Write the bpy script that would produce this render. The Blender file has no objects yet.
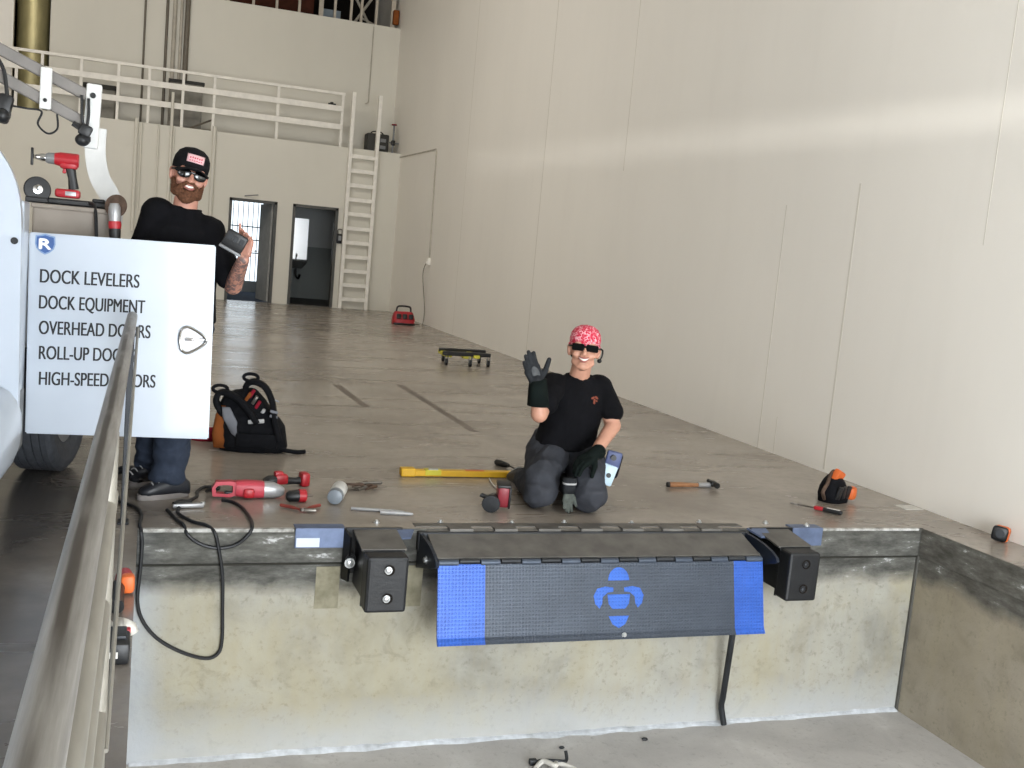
import bpy, bmesh, math, random
from mathutils import Vector, Matrix, noise
random.seed(7)
PI = math.pi
V = Vector
sc = bpy.context.scene
COL = sc.collection

# ------------------------------------------------------------------ camera
cam_d = bpy.data.cameras.new('camera'); cam = bpy.data.objects.new('camera', cam_d); COL.objects.link(cam)
YAW, PITCH, ROLL, F = 0.34202, 0.12114, 0.09138, 1039.1
fwd = V((math.sin(YAW)*math.cos(PITCH), math.cos(YAW)*math.cos(PITCH), -math.sin(PITCH)))
rgt = V((math.cos(YAW), -math.sin(YAW), 0)); up = rgt.cross(fwd)
r2 = rgt*math.cos(ROLL) + up*math.sin(ROLL); u2 = -rgt*math.sin(ROLL) + up*math.cos(ROLL)
M = Matrix.Identity(4)
for i in range(3):
    M[i][0], M[i][1], M[i][2] = r2[i], u2[i], -fwd[i]
M[0][3], M[1][3], M[2][3] = 0, 0, 1.37
cam.matrix_world = M
cam_d.sensor_width = 36.0; cam_d.lens = F*36.0/1024.0; cam_d.clip_start = 0.05; cam_d.clip_end = 200
sc.camera = cam

# ------------------------------------------------------------------ world, lights, exposure
w = bpy.data.worlds.new('world'); sc.world = w; w.use_nodes = True
bg = w.node_tree.nodes['Background']; bg.inputs[0].default_value = (0.80, 0.90, 1.0, 1); bg.inputs[1].default_value = 2.2

def area_light(name, loc, target, sx, sy, power, col):
    d = bpy.data.lights.new(name, 'AREA'); d.shape = 'RECTANGLE'; d.size = sx; d.size_y = sy
    d.energy = power; d.color = col
    o = bpy.data.objects.new(name, d); COL.objects.link(o); o.location = loc
    o.rotation_euler = (V(target)-V(loc)).to_track_quat('-Z', 'Y').to_euler()
    return o
# daylight through the open dock door behind the photographer, and added fill lights from no real opening
area_light('dock_door_daylight', (1.9, -2.4, .7), (2.9, 3.0, .9), 3.4, 3.4, 560, (0.93, 0.97, 1.0))
area_light('drive_in_door_daylight', (-5.0, -2.3, 1.9), (4.78, 5.5, 1.0), 4.5, 3.4, 430, (0.97, 0.98, 1.0))  # fill added to brighten the right wall, no known door behind it
area_light('skylight_front', (1.5, 6.5, 7.85), (1.5, 6.5, 0), 3.0, 5.0, 70, (1.0, 0.97, 0.92))  # overhead fill added above the dock, the ceiling is closed
area_light('skylight_rear', (-2.5, 12.0, 7.6), (0.5, 22, 1.5), 6.0, 3.0, 430, (1.0, 0.96, 0.9))  # fill added under the roof, tilted to brighten the back wall
# spot added outside, standing in for a sun glint's pale band along the right wall
gd = bpy.data.lights.new('door_gap_sun', 'SPOT'); gd.energy = 4800; gd.spot_size = math.radians(70); gd.spot_blend = .6; gd.shadow_soft_size = .10; gd.color = (1, .99, .95)
go = bpy.data.objects.new('door_gap_sun', gd); COL.objects.link(go); go.location = (-10, -12, 2.04)
go.rotation_euler = V((6.6, 9.4, .25)).to_track_quat('-Z', 'Y').to_euler()
sc.view_settings.view_transform = 'Standard'; sc.view_settings.look = 'None'
sc.view_settings.gamma = 1.0; sc.view_settings.use_curve_mapping = False
sc.view_settings.exposure = 0.0
sc.cycles.use_denoising = True
sc.cycles.max_bounces = 10; sc.cycles.diffuse_bounces = 6

# ------------------------------------------------------------------ materials
def nt(name):
    m = bpy.data.materials.new(name); m.use_nodes = True
    n = m.node_tree.nodes; l = m.node_tree.links
    return m, n, l, n['Principled BSDF']
def rgb(h):
    c = [int(h[i:i+2], 16)/255 for i in (0, 2, 4)]
    return tuple((x/12.92 if x <= .04045 else ((x+.055)/1.055)**2.4) for x in c) + (1,)
def coords(n, l, scale=(1, 1, 1), kind='obj'):
    if kind == 'obj':
        t = n.new('ShaderNodeTexCoord'); out = t.outputs['Object']
    else:
        t = n.new('ShaderNodeNewGeometry'); out = t.outputs['Position']
    mp = n.new('ShaderNodeMapping'); mp.inputs['Scale'].default_value = scale
    l.new(out, mp.inputs[0]); return mp.outputs[0]
def noise_n(n, l, vec, scale, detail=4, rough=.55, dist=0):
    t = n.new('ShaderNodeTexNoise'); t.inputs['Scale'].default_value = scale
    t.inputs['Detail'].default_value = detail; t.inputs['Roughness'].default_value = rough
    t.inputs['Distortion'].default_value = dist
    l.new(vec, t.inputs['Vector']); return t.outputs['Fac']
def ramp(n, l, fac, stops):
    r = n.new('ShaderNodeValToRGB'); e = r.color_ramp.elements
    while len(e) < len(stops): e.new(0.5)
    for k, (p, c) in enumerate(stops):
        e[k].position = p; e[k].color = c if len(c) == 4 else (*c, 1)
    l.new(fac, r.inputs[0]); return r.outputs[0]
def mixc(n, l, fac, a, b, mode='MIX'):
    m = n.new('ShaderNodeMix'); m.data_type = 'RGBA'; m.blend_type = mode
    for v, i in ((fac, 0), (a, 6), (b, 7)):
        if isinstance(v, (int, float)): m.inputs[i].default_value = v
        elif isinstance(v, tuple): m.inputs[i].default_value = v
        else: l.new(v, m.inputs[i])
    return m.outputs[2]
def math_n(n, l, op, a, b=0.0, c=None):
    m = n.new('ShaderNodeMath'); m.operation = op
    for i, v in enumerate((a, b) if c is None else (a, b, c)):
        if isinstance(v, (int, float)): m.inputs[i].default_value = v
        else: l.new(v, m.inputs[i])
    return m.outputs[0]
def bump(n, l, b, h, strength=.3, dist=.01):
    x = n.new('ShaderNodeBump'); x.inputs['Strength'].default_value = strength; x.inputs['Distance'].default_value = dist
    l.new(h, x.inputs['Height']); l.new(x.outputs[0], b.inputs['Normal'])
W1 = (1, 1, 1, 1); K0 = (0, 0, 0, 1)
def mat(name, col, rough=.5, metal=0.0, var=.15, scale=8, bmp=0.0, bscale=40, coat=0.0, col2=None, kind='obj', stretch=(1, 1, 1)):
    m, n, l, b = nt(name)
    c = rgb(col) if isinstance(col, str) else col
    c2 = rgb(col2) if col2 else tuple(x*(1-var*1.6) for x in c[:3]) + (1,)
    vec = coords(n, l, stretch, kind)
    f = noise_n(n, l, vec, scale)
    l.new(ramp(n, l, f, [(.32, c2), (.68, c)]), b.inputs['Base Color'])
    b.inputs['Roughness'].default_value = rough; b.inputs['Metallic'].default_value = metal
    if rough >= .8: b.inputs['Specular IOR Level'].default_value = .15
    if coat: b.inputs['Coat Weight'].default_value = coat; b.inputs['Coat Roughness'].default_value = .06
    if bmp: bump(n, l, b, noise_n(n, l, vec, bscale, 3), bmp, .01)
    return m

def floor_mat():
    m, n, l, b = nt('polished_concrete')
    p = coords(n, l, (1, 1, 1), 'pos')
    st = coords(n, l, (.35, 1.3, 1), 'pos')
    big = noise_n(n, l, p, .55, 5, .6, .4); streak = noise_n(n, l, st, 2.2, 6, .65, .6); fine = noise_n(n, l, p, 14, 5, .7)
    c = ramp(n, l, streak, [(.25, rgb('8A8178')), (.5, rgb('A2998E')), (.75, rgb('B0A89D'))])
    c = mixc(n, l, math_n(n, l, 'MULTIPLY', ramp(n, l, big, [(.42, K0), (.66, W1)]), .8), c, rgb('786F65'))
    c = mixc(n, l, math_n(n, l, 'MULTIPLY', ramp(n, l, fine, [(.45, K0), (.75, W1)]), .35), c, rgb('736A61'))
    # tyre dirt and the truck's shade, both painted dark on the guardrail's ramp side
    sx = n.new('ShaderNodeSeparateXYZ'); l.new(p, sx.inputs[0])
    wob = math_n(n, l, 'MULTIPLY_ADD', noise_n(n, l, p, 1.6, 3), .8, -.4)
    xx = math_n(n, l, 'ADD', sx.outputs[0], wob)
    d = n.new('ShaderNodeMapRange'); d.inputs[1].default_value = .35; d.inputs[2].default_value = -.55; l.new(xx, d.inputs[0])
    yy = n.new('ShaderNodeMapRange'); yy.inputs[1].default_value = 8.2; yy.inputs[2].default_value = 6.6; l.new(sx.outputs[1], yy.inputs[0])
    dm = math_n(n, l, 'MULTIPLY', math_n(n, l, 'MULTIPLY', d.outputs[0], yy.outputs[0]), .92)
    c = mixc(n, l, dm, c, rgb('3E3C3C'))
    l.new(c, b.inputs['Base Color'])
    rr = ramp(n, l, streak, [(.3, (.32, .32, .32, 1)), (.7, (.17, .17, .17, 1))]); l.new(rr, b.inputs['Roughness'])
    bump(n, l, b, streak, .12, .02)
    return m
def pit_face_mat(base='9B998F', axis_streak=(6, 6, .8), name='dock_face_concrete', grime=1.0, eff=.5):
    m, n, l, b = nt(name)
    p = coords(n, l, (1, 1, 1), 'pos'); st = coords(n, l, axis_streak, 'pos'); hz = coords(n, l, (2.2, 2.2, 7), 'pos')
    sx = n.new('ShaderNodeSeparateXYZ'); l.new(p, sx.inputs[0]); z = sx.outputs[2]
    mott = noise_n(n, l, p, 3.2, 7, .62, .3); fine = noise_n(n, l, p, 30, 4, .7); streak = noise_n(n, l, st, 2.0, 5, .6); hor = noise_n(n, l, hz, 2.5, 6, .7)
    c1 = ramp(n, l, mott, [(.28, tuple(x*.70 for x in rgb(base)[:3])), (.48, rgb(base)), (.70, tuple(min(1, x*1.18) for x in rgb(base)[:3]))])
    c1 = mixc(n, l, math_n(n, l, 'MULTIPLY', ramp(n, l, streak, [(.45, K0), (.7, W1)]), .35), c1, rgb('9C937C'))
    c1 = mixc(n, l, math_n(n, l, 'MULTIPLY', ramp(n, l, fine, [(.56, K0), (.70, W1)]), .5), c1, rgb('6F6A5C'))
    tone = noise_n(n, l, p, 1.3, 5, .6, .5)
    c1 = mixc(n, l, math_n(n, l, 'MULTIPLY', ramp(n, l, tone, [(.45, K0), (.62, W1)]), .33), c1, rgb('A59A74') if eff else rgb('8A8068'))
    blot = noise_n(n, l, p, 7.5, 6, .7, .6)
    c1 = mixc(n, l, math_n(n, l, 'MULTIPLY', ramp(n, l, blot, [(.56, K0), (.68, W1)]), .45), c1, rgb('7C7765'))
    if eff:
        ex_ = n.new('ShaderNodeMapRange'); ex_.inputs[1].default_value = .16; ex_.inputs[2].default_value = .03; l.new(math_n(n, l, 'ADD', sx.outputs[0], math_n(n, l, 'MULTIPLY_ADD', mott, .14, -.07)), ex_.inputs[0])
        c1 = mixc(n, l, math_n(n, l, 'MULTIPLY', ex_.outputs[0], .6), c1, rgb('A4ABB4'))
    # efflorescence near the pit floor
    wz = math_n(n, l, 'ADD', z, math_n(n, l, 'MULTIPLY_ADD', mott, .35, -.17))
    e = n.new('ShaderNodeMapRange'); e.inputs[1].default_value = -.88; e.inputs[2].default_value = -1.08; l.new(wz, e.inputs[0])
    c1 = mixc(n, l, math_n(n, l, 'MULTIPLY', e.outputs[0], eff), c1, rgb('B9BDC2'))
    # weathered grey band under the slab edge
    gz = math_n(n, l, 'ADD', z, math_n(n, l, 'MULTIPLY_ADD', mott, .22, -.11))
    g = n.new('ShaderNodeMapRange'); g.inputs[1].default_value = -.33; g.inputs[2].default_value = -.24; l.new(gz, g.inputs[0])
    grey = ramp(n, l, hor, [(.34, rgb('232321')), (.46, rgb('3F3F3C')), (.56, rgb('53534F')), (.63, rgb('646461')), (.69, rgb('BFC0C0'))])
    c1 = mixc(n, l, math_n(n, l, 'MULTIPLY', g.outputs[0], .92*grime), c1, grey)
    l.new(c1, b.inputs['Base Color']); b.inputs['Roughness'].default_value = .85
    bump(n, l, b, fine, .25, .01)
    return m
def pit_floor_mat():
    m, n, l, b = nt('pit_concrete')
    p = coords(n, l, (1, 1, 1), 'pos')
    a = noise_n(n, l, p, 1.4, 6, .6, .5); f = noise_n(n, l, p, 26, 5, .75)
    c = ramp(n, l, a, [(.3, rgb('A9A6A4')), (.55, rgb('C0BDBA')), (.72, rgb('DAD8D5'))])
    c = mixc(n, l, math_n(n, l, 'MULTIPLY', ramp(n, l, f, [(.55, K0), (.72, W1)]), .5), c, rgb('85817D'))
    l.new(c, b.inputs['Base Color']); b.inputs['Roughness'].default_value = .8; bump(n, l, b, f, .25, .01)
    return m
def wall_mat(name, col, amt=.06):
    m, n, l, b = nt(name)
    p = coords(n, l, (.5, .5, .25), 'pos'); q = coords(n, l, (3, 3, .4), 'pos')
    a = noise_n(n, l, p, 1.2, 4); s = noise_n(n, l, q, 2, 4)
    c = rgb(col); k = tuple(x*(1-amt*1.5) for x in c[:3]) + (1,)
    cc = ramp(n, l, a, [(.3, k), (.7, c)])
    cc = mixc(n, l, math_n(n, l, 'MULTIPLY', ramp(n, l, s, [(.5, K0), (.8, W1)]), amt*1.6), cc, rgb('CFC9BF'))
    l.new(cc, b.inputs['Base Color']); b.inputs['Roughness'].default_value = .55
    bump(n, l, b, noise_n(n, l, coords(n, l, (1, 1, 1), 'pos'), 60, 3), .08, .005)
    return m
def bandana_mat():
    m, n, l, b = nt('red_bandana_cloth')
    p = coords(n, l)
    v = n.new('ShaderNodeTexVoronoi'); v.inputs['Scale'].default_value = 75; v.feature = 'DISTANCE_TO_EDGE'; l.new(p, v.inputs['Vector'])
    nz = noise_n(n, l, p, 60, 2)
    f = math_n(n, l, 'MULTIPLY', ramp(n, l, v.outputs[0], [(.05, W1), (.16, K0)]), ramp(n, l, nz, [(.42, K0), (.55, W1)]))
    l.new(mixc(n, l, f, rgb('C2213F'), rgb('EBB7BF')), b.inputs['Base Color']); b.inputs['Roughness'].default_value = .8
    return m
def tattoo_mat(base, dark):
    m, n, l, b = nt('tattooed_skin')
    p = coords(n, l, (1, 1, 1), 'pos'); sx = n.new('ShaderNodeSeparateXYZ'); l.new(p, sx.inputs[0])
    f = noise_n(n, l, p, 38, 4, .6, 1.2)
    ink = ramp(n, l, f, [(.45, K0), (.55, W1)])
    x = n.new('ShaderNodeMapRange'); x.inputs[1].default_value = .33; x.inputs[2].default_value = .36; l.new(sx.outputs[0], x.inputs[0])
    zz = n.new('ShaderNodeMapRange'); zz.inputs[1].default_value = 1.27; zz.inputs[2].default_value = 1.24; l.new(sx.outputs[2], zz.inputs[0])
    k = math_n(n, l, 'MULTIPLY', math_n(n, l, 'MULTIPLY', ink, x.outputs[0]), zz.outputs[0])
    fine = noise_n(n, l, p, 18, 3)
    sk = ramp(n, l, fine, [(.3, tuple(q*.86 for q in rgb(base)[:3])), (.7, rgb(base))])
    l.new(mixc(n, l, math_n(n, l, 'MULTIPLY', k, .8), sk, rgb(dark)), b.inputs['Base Color'])
    b.inputs['Roughness'].default_value = .5; b.inputs['Subsurface Weight'].default_value = .08
    b.inputs['Subsurface Radius'].default_value = (.02, .008, .005)
    return m
def treadplate_mat(name, col, metal=.5, rough=.42):
    m, n, l, b = nt(name)
    p = coords(n, l, (1, 1, 1), 'pos'); sx = n.new('ShaderNodeSeparateXYZ'); l.new(p, sx.inputs[0])
    # raised lozenges, alternating direction (diamond tread plate)
    def wave(a, bb, k):
        return math_n(n, l, 'SINE', math_n(n, l, 'MULTIPLY', math_n(n, l, 'ADD', math_n(n, l, 'MULTIPLY', sx.outputs[0], a), math_n(n, l, 'MULTIPLY', sx.outputs[2], bb)), k))
    h = math_n(n, l, 'MULTIPLY', wave(1, 1, 185), wave(1, -1, 185))
    hh = ramp(n, l, h, [(.25, K0), (.6, W1)])
    nz = noise_n(n, l, p, 9, 4)
    c = rgb(col); l.new(ramp(n, l, nz, [(.3, tuple(x*.8 for x in c[:3])), (.7, c)]), b.inputs['Base Color'])
    b.inputs['Metallic'].default_value = metal; b.inputs['Roughness'].default_value = rough
    bump(n, l, b, hh, 1.0, .012)
    return m
def sky_mat():
    m, n, l, b = nt('daylight_window')
    b.inputs['Base Color'].default_value = (.8, .85, .9, 1)
    b.inputs['Emission Color'].default_value = (.82, .92, 1, 1); b.inputs['Emission Strength'].default_value = 1.6
    return m

MT = dict(
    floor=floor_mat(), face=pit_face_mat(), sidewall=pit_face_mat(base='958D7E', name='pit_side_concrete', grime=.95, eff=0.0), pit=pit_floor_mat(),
    wall=wall_mat('white_wall_paint', 'F3EFE7', .035), seam=wall_mat('wall_joint_paint', 'DCD7CC', .04), back=wall_mat('cream_wall_paint', 'DCD8CC'), dark_room=wall_mat('grey_room_paint', 'B9BDBD'),
    wains=wall_mat('dark_grey_wainscot', '868C8B'), ceil=wall_mat('ceiling_paint', 'CFCBC2'), carpet=mat('blue_grey_carpet', '4A5568', .9),
    darkfloor=mat('dark_vinyl', '26241F', .5), doorframe=mat('dark_grey_door_frame', '4B4A46', .5), doorleaf=mat('grey_door_leaf', 'A9A8A3', .5),
    white=mat('white_gloss_paint', 'B9C2CE', .3, 0, .03, 3, coat=.3), whiterail=mat('white_railing_paint', 'F2EEE5', .5, 0, .08),
    offwhite=mat('weathered_white_plastic', 'D7D8D6', .5, 0, .08), alu=mat('dull_aluminium', '7E7A76', .6, .25, .12, 12),
    galv=mat('galvanised_pipe', '85817A', .38, .75, .28, 9, .1, 60, stretch=(3, .7, 3)), darksteel=mat('dark_steel', '3A3C3F', .5, .6, .2),
    beigeiron=mat('beige_painted_steel', '98948A', .45, .3, .12, 8, stretch=(3, .7, 3)),
    blacksteel=mat('black_painted_steel', '0F1012', .38, .2, .15, 20), greydeck=mat('worn_grey_deck_plate', '6E6B66', .55, .3, .25, 9, .1, 60),
    rubber=mat('black_rubber', '131519', .5, 0, .25, 14, .15, 60), tyre=mat('tyre_rubber', '44474D', .75, 0, .2, 30), bolt=mat('zinc_bolt', 'C9CBCB', .3, .7, .1),
    lipgrey=treadplate_mat('grey_tread_plate', '434B57', .3), lipblue=treadplate_mat('blue_tread_plate', '2F5FBE', .15), logoblue=treadplate_mat('blue_stencil_paint', '2F66C8', .1),
    liphinge=mat('slate_steel', '4A5361', .45, .4, .15), plateblue=mat('blue_grey_steel_plate', '6A7896', .5, .35, .2, 12), sticker=mat('white_sticker', 'C9D2E0', .5, 0, .04),
    ink=mat('black_vinyl_lettering', '14161C', .6, 0, .02), badge=mat('blue_vinyl_badge', '2B5595', .35, 0, .05), badgewhite=mat('white_vinyl', 'F0F2F4', .35, 0, .02),
    chrome=mat('chrome', 'D8D8D8', .15, 1.0, .05), truckgrey=mat('grey_splash_metal', '8B8C8C', .6, .3, .25, 20, .2, 40), toolbox=mat('taupe_box', '8E857B', .6, 0, .08),
    red=mat('red_tool_plastic', 'B3202B', .4, 0, .12, 20), redfaded=mat('faded_red_tool_plastic', 'BF3D4C', .45, 0, .12, 20), black=mat('black_tool_plastic', '191A1C', .45, 0, .2, 25),
    grey=mat('grey_tool_plastic', '86888A', .45, .2, .12, 20), lightgrey=mat('light_grey_metal', 'A9A9AA', .4, .5, .12, 20), steel=mat('bare_tool_steel', '8C8780', .4, .8, .25, 25), rust=mat('worn_brown_steel', '6B574A', .6, .5, .3, 30),
    orange=mat('orange_plastic', 'DC6A2E', .5, 0, .12), darkred=mat('dark_red_plastic', '8A2A35', .45, 0, .12), plierred=mat('red_brown_grip', '86392F', .5), orangec=mat('orange_cloth', '8E5127', .8, 0, .15), yellow=mat('yellow_paint', 'E8B520', .45, 0, .12, 12), lime=mat('lime_yellow_paint', 'D9CF3B', .45, 0, .1),
    wood=mat('hickory_wood', 'A9764E', .6, 0, .25, 20, stretch=(1, 8, 8)), fabric=mat('black_backpack_fabric', '15161A', .85, 0, .25, 40, .3, 200), mesh=mat('grey_mesh_fabric', '7E8087', .8), greystrap=mat('grey_strap', 'B5B5B5', .7),
    redcloth=mat('red_cloth', '8E1E30', .85, 0, .2, 12), cable=mat('black_cable', '14161A', .5), canwhite=mat('white_can', 'D9D9D6', .35), canlid=mat('grey_can_lid', '7C848C', .4),
    shirt=mat('black_cotton', '0E0E12', .9, 0, .3, 9, .35, 26), shirtcollar=mat('black_rib', '0A0A0D', .9), jeans=mat('blue_grey_denim', '353D4C', .85, 0, .2, 14, .3, 40), trousers=mat('charcoal_work_trousers', '3F4147', .85, 0, .18, 12, .3, 30),
    bandana=bandana_mat(), skin=mat('skin', 'C4917A', .5, 0, .08, 14), tattoo=tattoo_mat('C08B78', '3E4248'), lip=mat('lips', 'A2625A', .45), teeth=mat('teeth', 'EFE8DE', .3, 0, .02), beard=mat('ginger_beard', '6C4936', .85, 0, .3, 90, .6, 160), hairb=mat('dark_brown_hair', '33241C', .8, 0, .3, 90),
    lensmatte=mat('matte_black_lens', '040405', .85), lens=mat('dark_lens', '08080A', .08, 0, .05, coat=.5), capb=mat('charcoal_cap', '17171A', .85, 0, .2, 40, .2, 200), patch=mat('pink_white_patch', 'E8BCC0', .7, 0, .05), patchred=mat('red_patch_letters', 'CC5560', .7), glove=mat('charcoal_glove', '2D2F32', .8, 0, .25, 30, .3, 120), gloveback=mat('grey_glove_palm', '5B5D5F', .8, 0, .2, 40), cuff=mat('dark_green_gauntlet', '0D1614', .85, 0, .2, 20), emblem=mat('rust_print', '8A4A3A', .8), shoe=mat('dark_leather', '22242A', .45, 0, .2, 20), sole=mat('grey_sole', '8B8582', .7),
    navysteel=mat('navy_painted_steel', '1E2634', .45, .3, .15), bluebag=mat('blue_violet_plastic', '49557F', .5), bluewhite=mat('pale_blue_card', 'C4DCEB', .5), ductfoil=mat('brass_duct_wrap', 'C8BC8A', .4, .35, .15, 5, stretch=(1, 1, .4)), studs=mat('unpainted_stud', 'C8BEAE', .7), redwood=mat('red_brown_timber', '4E2A1E', .8, 0, .3, 6), void=mat('dark_loft_boarding', '1E1A17', .9), cabinet=mat('grey_steel_cabinet', '8A867C', .6), cabinetdark=mat('dark_grey_case', '34332F', .6), bluepane=mat('blue_grey_sheet', '8C9AA5', .5), porcelain=mat('grey_porcelain', '6D6F6E', .3), mirror=mat('mirror_glass', 'F2F2F2', .3, 1.0, .01), sky=sky_mat(), conduit=mat('cream_conduit', 'BDB6A8', .5), conduitdark=mat('grey_conduit', '6E6659', .5), tape=mat('black_ear_cord', '0C0C0C', .6), paper=mat('off_white_paper', 'D8D5CE', .7),
)

def pipe_mat():
    m, n, l, b = nt('weathered_galvanised_pipe')
    p = coords(n, l, (1, 1, 1), 'pos'); st = coords(n, l, (30, 1.6, 30), 'pos'); lg = coords(n, l, (1, .7, 1), 'pos')
    a = noise_n(n, l, st, 2, 6, .65); c = ramp(n, l, a, [(.3, rgb('6F6C67')), (.55, rgb('8C8984')), (.75, rgb('A3A19C'))])
    sx = n.new('ShaderNodeSeparateXYZ'); l.new(p, sx.inputs[0])
    wob = math_n(n, l, 'MULTIPLY_ADD', noise_n(n, l, st, 1.2, 4), .014, -.007)
    d = math_n(n, l, 'ABSOLUTE', math_n(n, l, 'ADD', math_n(n, l, 'ADD', sx.outputs[0], .069), wob))
    k = n.new('ShaderNodeMapRange'); k.inputs[1].default_value = .0085; k.inputs[2].default_value = .0045; l.new(d, k.inputs[0])
    q = ramp(n, l, noise_n(n, l, lg, 1.7, 3), [(.42, K0), (.52, W1)])
    c = mixc(n, l, math_n(n, l, 'MULTIPLY', math_n(n, l, 'MULTIPLY', k.outputs[0], q), .85), c, rgb('3E362E'))
    l.new(c, b.inputs['Base Color']); b.inputs['Metallic'].default_value = .35; b.inputs['Roughness'].default_value = .48
    bump(n, l, b, a, .15, .004); return m
MT['galv'] = pipe_mat()

# ------------------------------------------------------------------ mesh helpers
def rotm(rx=0, ry=0, rz=0):
    return (Matrix.Rotation(rz, 4, 'Z') @ Matrix.Rotation(ry, 4, 'Y') @ Matrix.Rotation(rx, 4, 'X'))
class MB:
    def __init__(s): s.bm = bmesh.new()
    def box(s, c, d, R=None, bev=0.0, seg=2):
        vs = []
        t = bmesh.new(); bmesh.ops.create_cube(t, size=1.0)
        for v in t.verts: v.co = V((v.co.x*d[0], v.co.y*d[1], v.co.z*d[2]))
        if bev: bmesh.ops.bevel(t, geom=t.edges[:], offset=bev, segments=seg, affect='EDGES', profile=.5)
        Mx = Matrix.Translation(V(c)) @ (R.to_4x4() if R is not None else Matrix.Identity(4))
        return s.merge(t, Mx)
    def b2(s, p, q, bev=0.0):
        p, q = V(p), V(q); return s.box((p+q)/2, [abs(x) for x in (q-p)], None, bev)
    def merge(s, t, Mx=None):
        mp = {}
        for v in t.verts: mp[v] = s.bm.verts.new(Mx @ v.co if Mx else v.co)
        for f in t.faces:
            try: s.bm.faces.new([mp[v] for v in f.verts])
            except ValueError: pass
        t.free(); return s
    def rings(s, rs, cap=True, closed=False):
        L = [[s.bm.verts.new(p) for p in r] for r in rs]; k = len(L[0])
        n = len(L)
        for i in range(n if closed else n-1):
            a, b = L[i], L[(i+1) % n]
            for j in range(k): s.bm.faces.new((a[j], a[(j+1) % k], b[(j+1) % k], b[j]))
        if cap and not closed:
            s.bm.faces.new(L[0][::-1]); s.bm.faces.new(L[-1])
        return s
    def frame(s, d):
        d = d.normalized(); a = V((0, 0, 1)) if abs(d.z) < .9 else V((0, 1, 0))
        u = d.cross(a).normalized(); return u, u.cross(d).normalized() * -1 if False else d.cross(u).normalized()
    def tube(s, pts, r, seg=10, cap=True, closed=False):
        pts = [V(p) for p in pts]; n = len(pts); rr = r if isinstance(r, (list, tuple)) else [r]*n
        out = []; u = None
        for i, p in enumerate(pts):
            if closed: d = pts[(i+1) % n]-pts[i-1]
            else: d = pts[min(i+1, n-1)]-pts[max(i-1, 0)]
            d = d.normalized()
            if u is None: u, _ = s.frame(d)
            else:
                u = (u - d*u.dot(d))
                u = u.normalized() if u.length > 1e-6 else s.frame(d)[0]
            w_ = d.cross(u)
            out.append([p + (u*math.cos(2*PI*j/seg) + w_*math.sin(2*PI*j/seg))*rr[i] for j in range(seg)])
        return s.rings(out, cap, closed)
    def cap(s, a, b, ra, rb, seg=14, flat=False):
        a, b = V(a), V(b); d = (b-a); L = d.length; d = d.normalized() if L > 1e-6 else V((0, 0, 1))
        pts, rr = [], []
        if not flat:
            for t in (-88, -65, -40, -18): pts.append(a + d*ra*math.sin(math.radians(t))); rr.append(ra*math.cos(math.radians(t)))
        pts.append(a); rr.append(ra); pts.append(b); rr.append(rb)
        if not flat:
            for t in (18, 40, 65, 88): pts.append(b + d*rb*math.sin(math.radians(t))); rr.append(rb*math.cos(math.radians(t)))
        u, w_ = s.frame(d)
        return s.rings([[p + (u*math.cos(2*PI*j/seg) + w_*math.sin(2*PI*j/seg))*r for j in range(seg)] for p, r in zip(pts, rr)])
    def ell(s, c, r, R=None, u=20, v=12):
        t = bmesh.new(); bmesh.ops.create_uvsphere(t, u_segments=u, v_segments=v, radius=1)
        S = Matrix.Diagonal((r[0], r[1], r[2], 1))
        return s.merge(t, Matrix.Translation(V(c)) @ (R.to_4x4() if R is not None else Matrix.Identity(4)) @ S)
    def loft(s, secs, seg=20, p=2.0):
        out = []
        for c, a, b in secs:
            c, a, b = V(c), V(a), V(b); ring = []
            for j in range(seg):
                t = 2*PI*j/seg; x, y = math.cos(t), math.sin(t)
                x = math.copysign(abs(x)**(2/p), x); y = math.copysign(abs(y)**(2/p), y)
                ring.append(c + a*x + b*y)
            out.append(ring)
        return s.rings(out)
    def lathe(s, prof, c=(0, 0, 0), R=None, seg=24):
        Mx = Matrix.Translation(V(c)) @ (R.to_4x4() if R is not None else Matrix.Identity(4))
        return s.rings([[Mx @ V((max(r, 1e-4)*math.cos(2*PI*j/seg), max(r, 1e-4)*math.sin(2*PI*j/seg), z)) for j in range(seg)] for r, z in prof])
    def prism(s, poly, o, ax, ay, depth):
        o, ax, ay = V(o), V(ax), V(ay); nn = ax.cross(ay).normalized()
        return s.rings([[o + ax*x + ay*y for x, y in poly], [o + ax*x + ay*y + nn*depth for x, y in poly]])
def obj(name, mb, m, parent=None, smooth=False, world=True, kind=None):
    bm = mb.bm; bmesh.ops.remove_doubles(bm, verts=bm.verts[:], dist=1e-6); bmesh.ops.recalc_face_normals(bm, faces=bm.faces[:])
    me = bpy.data.meshes.new(name); bm.to_mesh(me); bm.free()
    return obj_me(name, me, m, parent, smooth, world, kind)
def obj_me(name, me, m, parent=None, smooth=False, world=True, kind=None):
    me.materials.clear(); me.materials.append(MT[m] if isinstance(m, str) else m)
    if smooth:
        me.polygons.foreach_set('use_smooth', [True]*len(me.polygons))
        if smooth != 'all':
            try: me.set_sharp_from_angle(angle=math.radians(38))
            except Exception: pass
    o = bpy.data.objects.new(name, me); COL.objects.link(o)
    if parent is not None:
        o.parent = parent
        if world: o.matrix_parent_inverse = WM(parent).inverted()
    if kind: o['kind'] = kind
    return o
def WM(o):
    m = Matrix.LocRotScale(o.location, o.rotation_euler, o.scale)
    return m if o.parent is None else WM(o.parent) @ o.matrix_parent_inverse @ m
def tag(o, label, cat, group=None):
    o['label'] = label; o['category'] = cat
    if group: o['group'] = group
    return o
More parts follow.
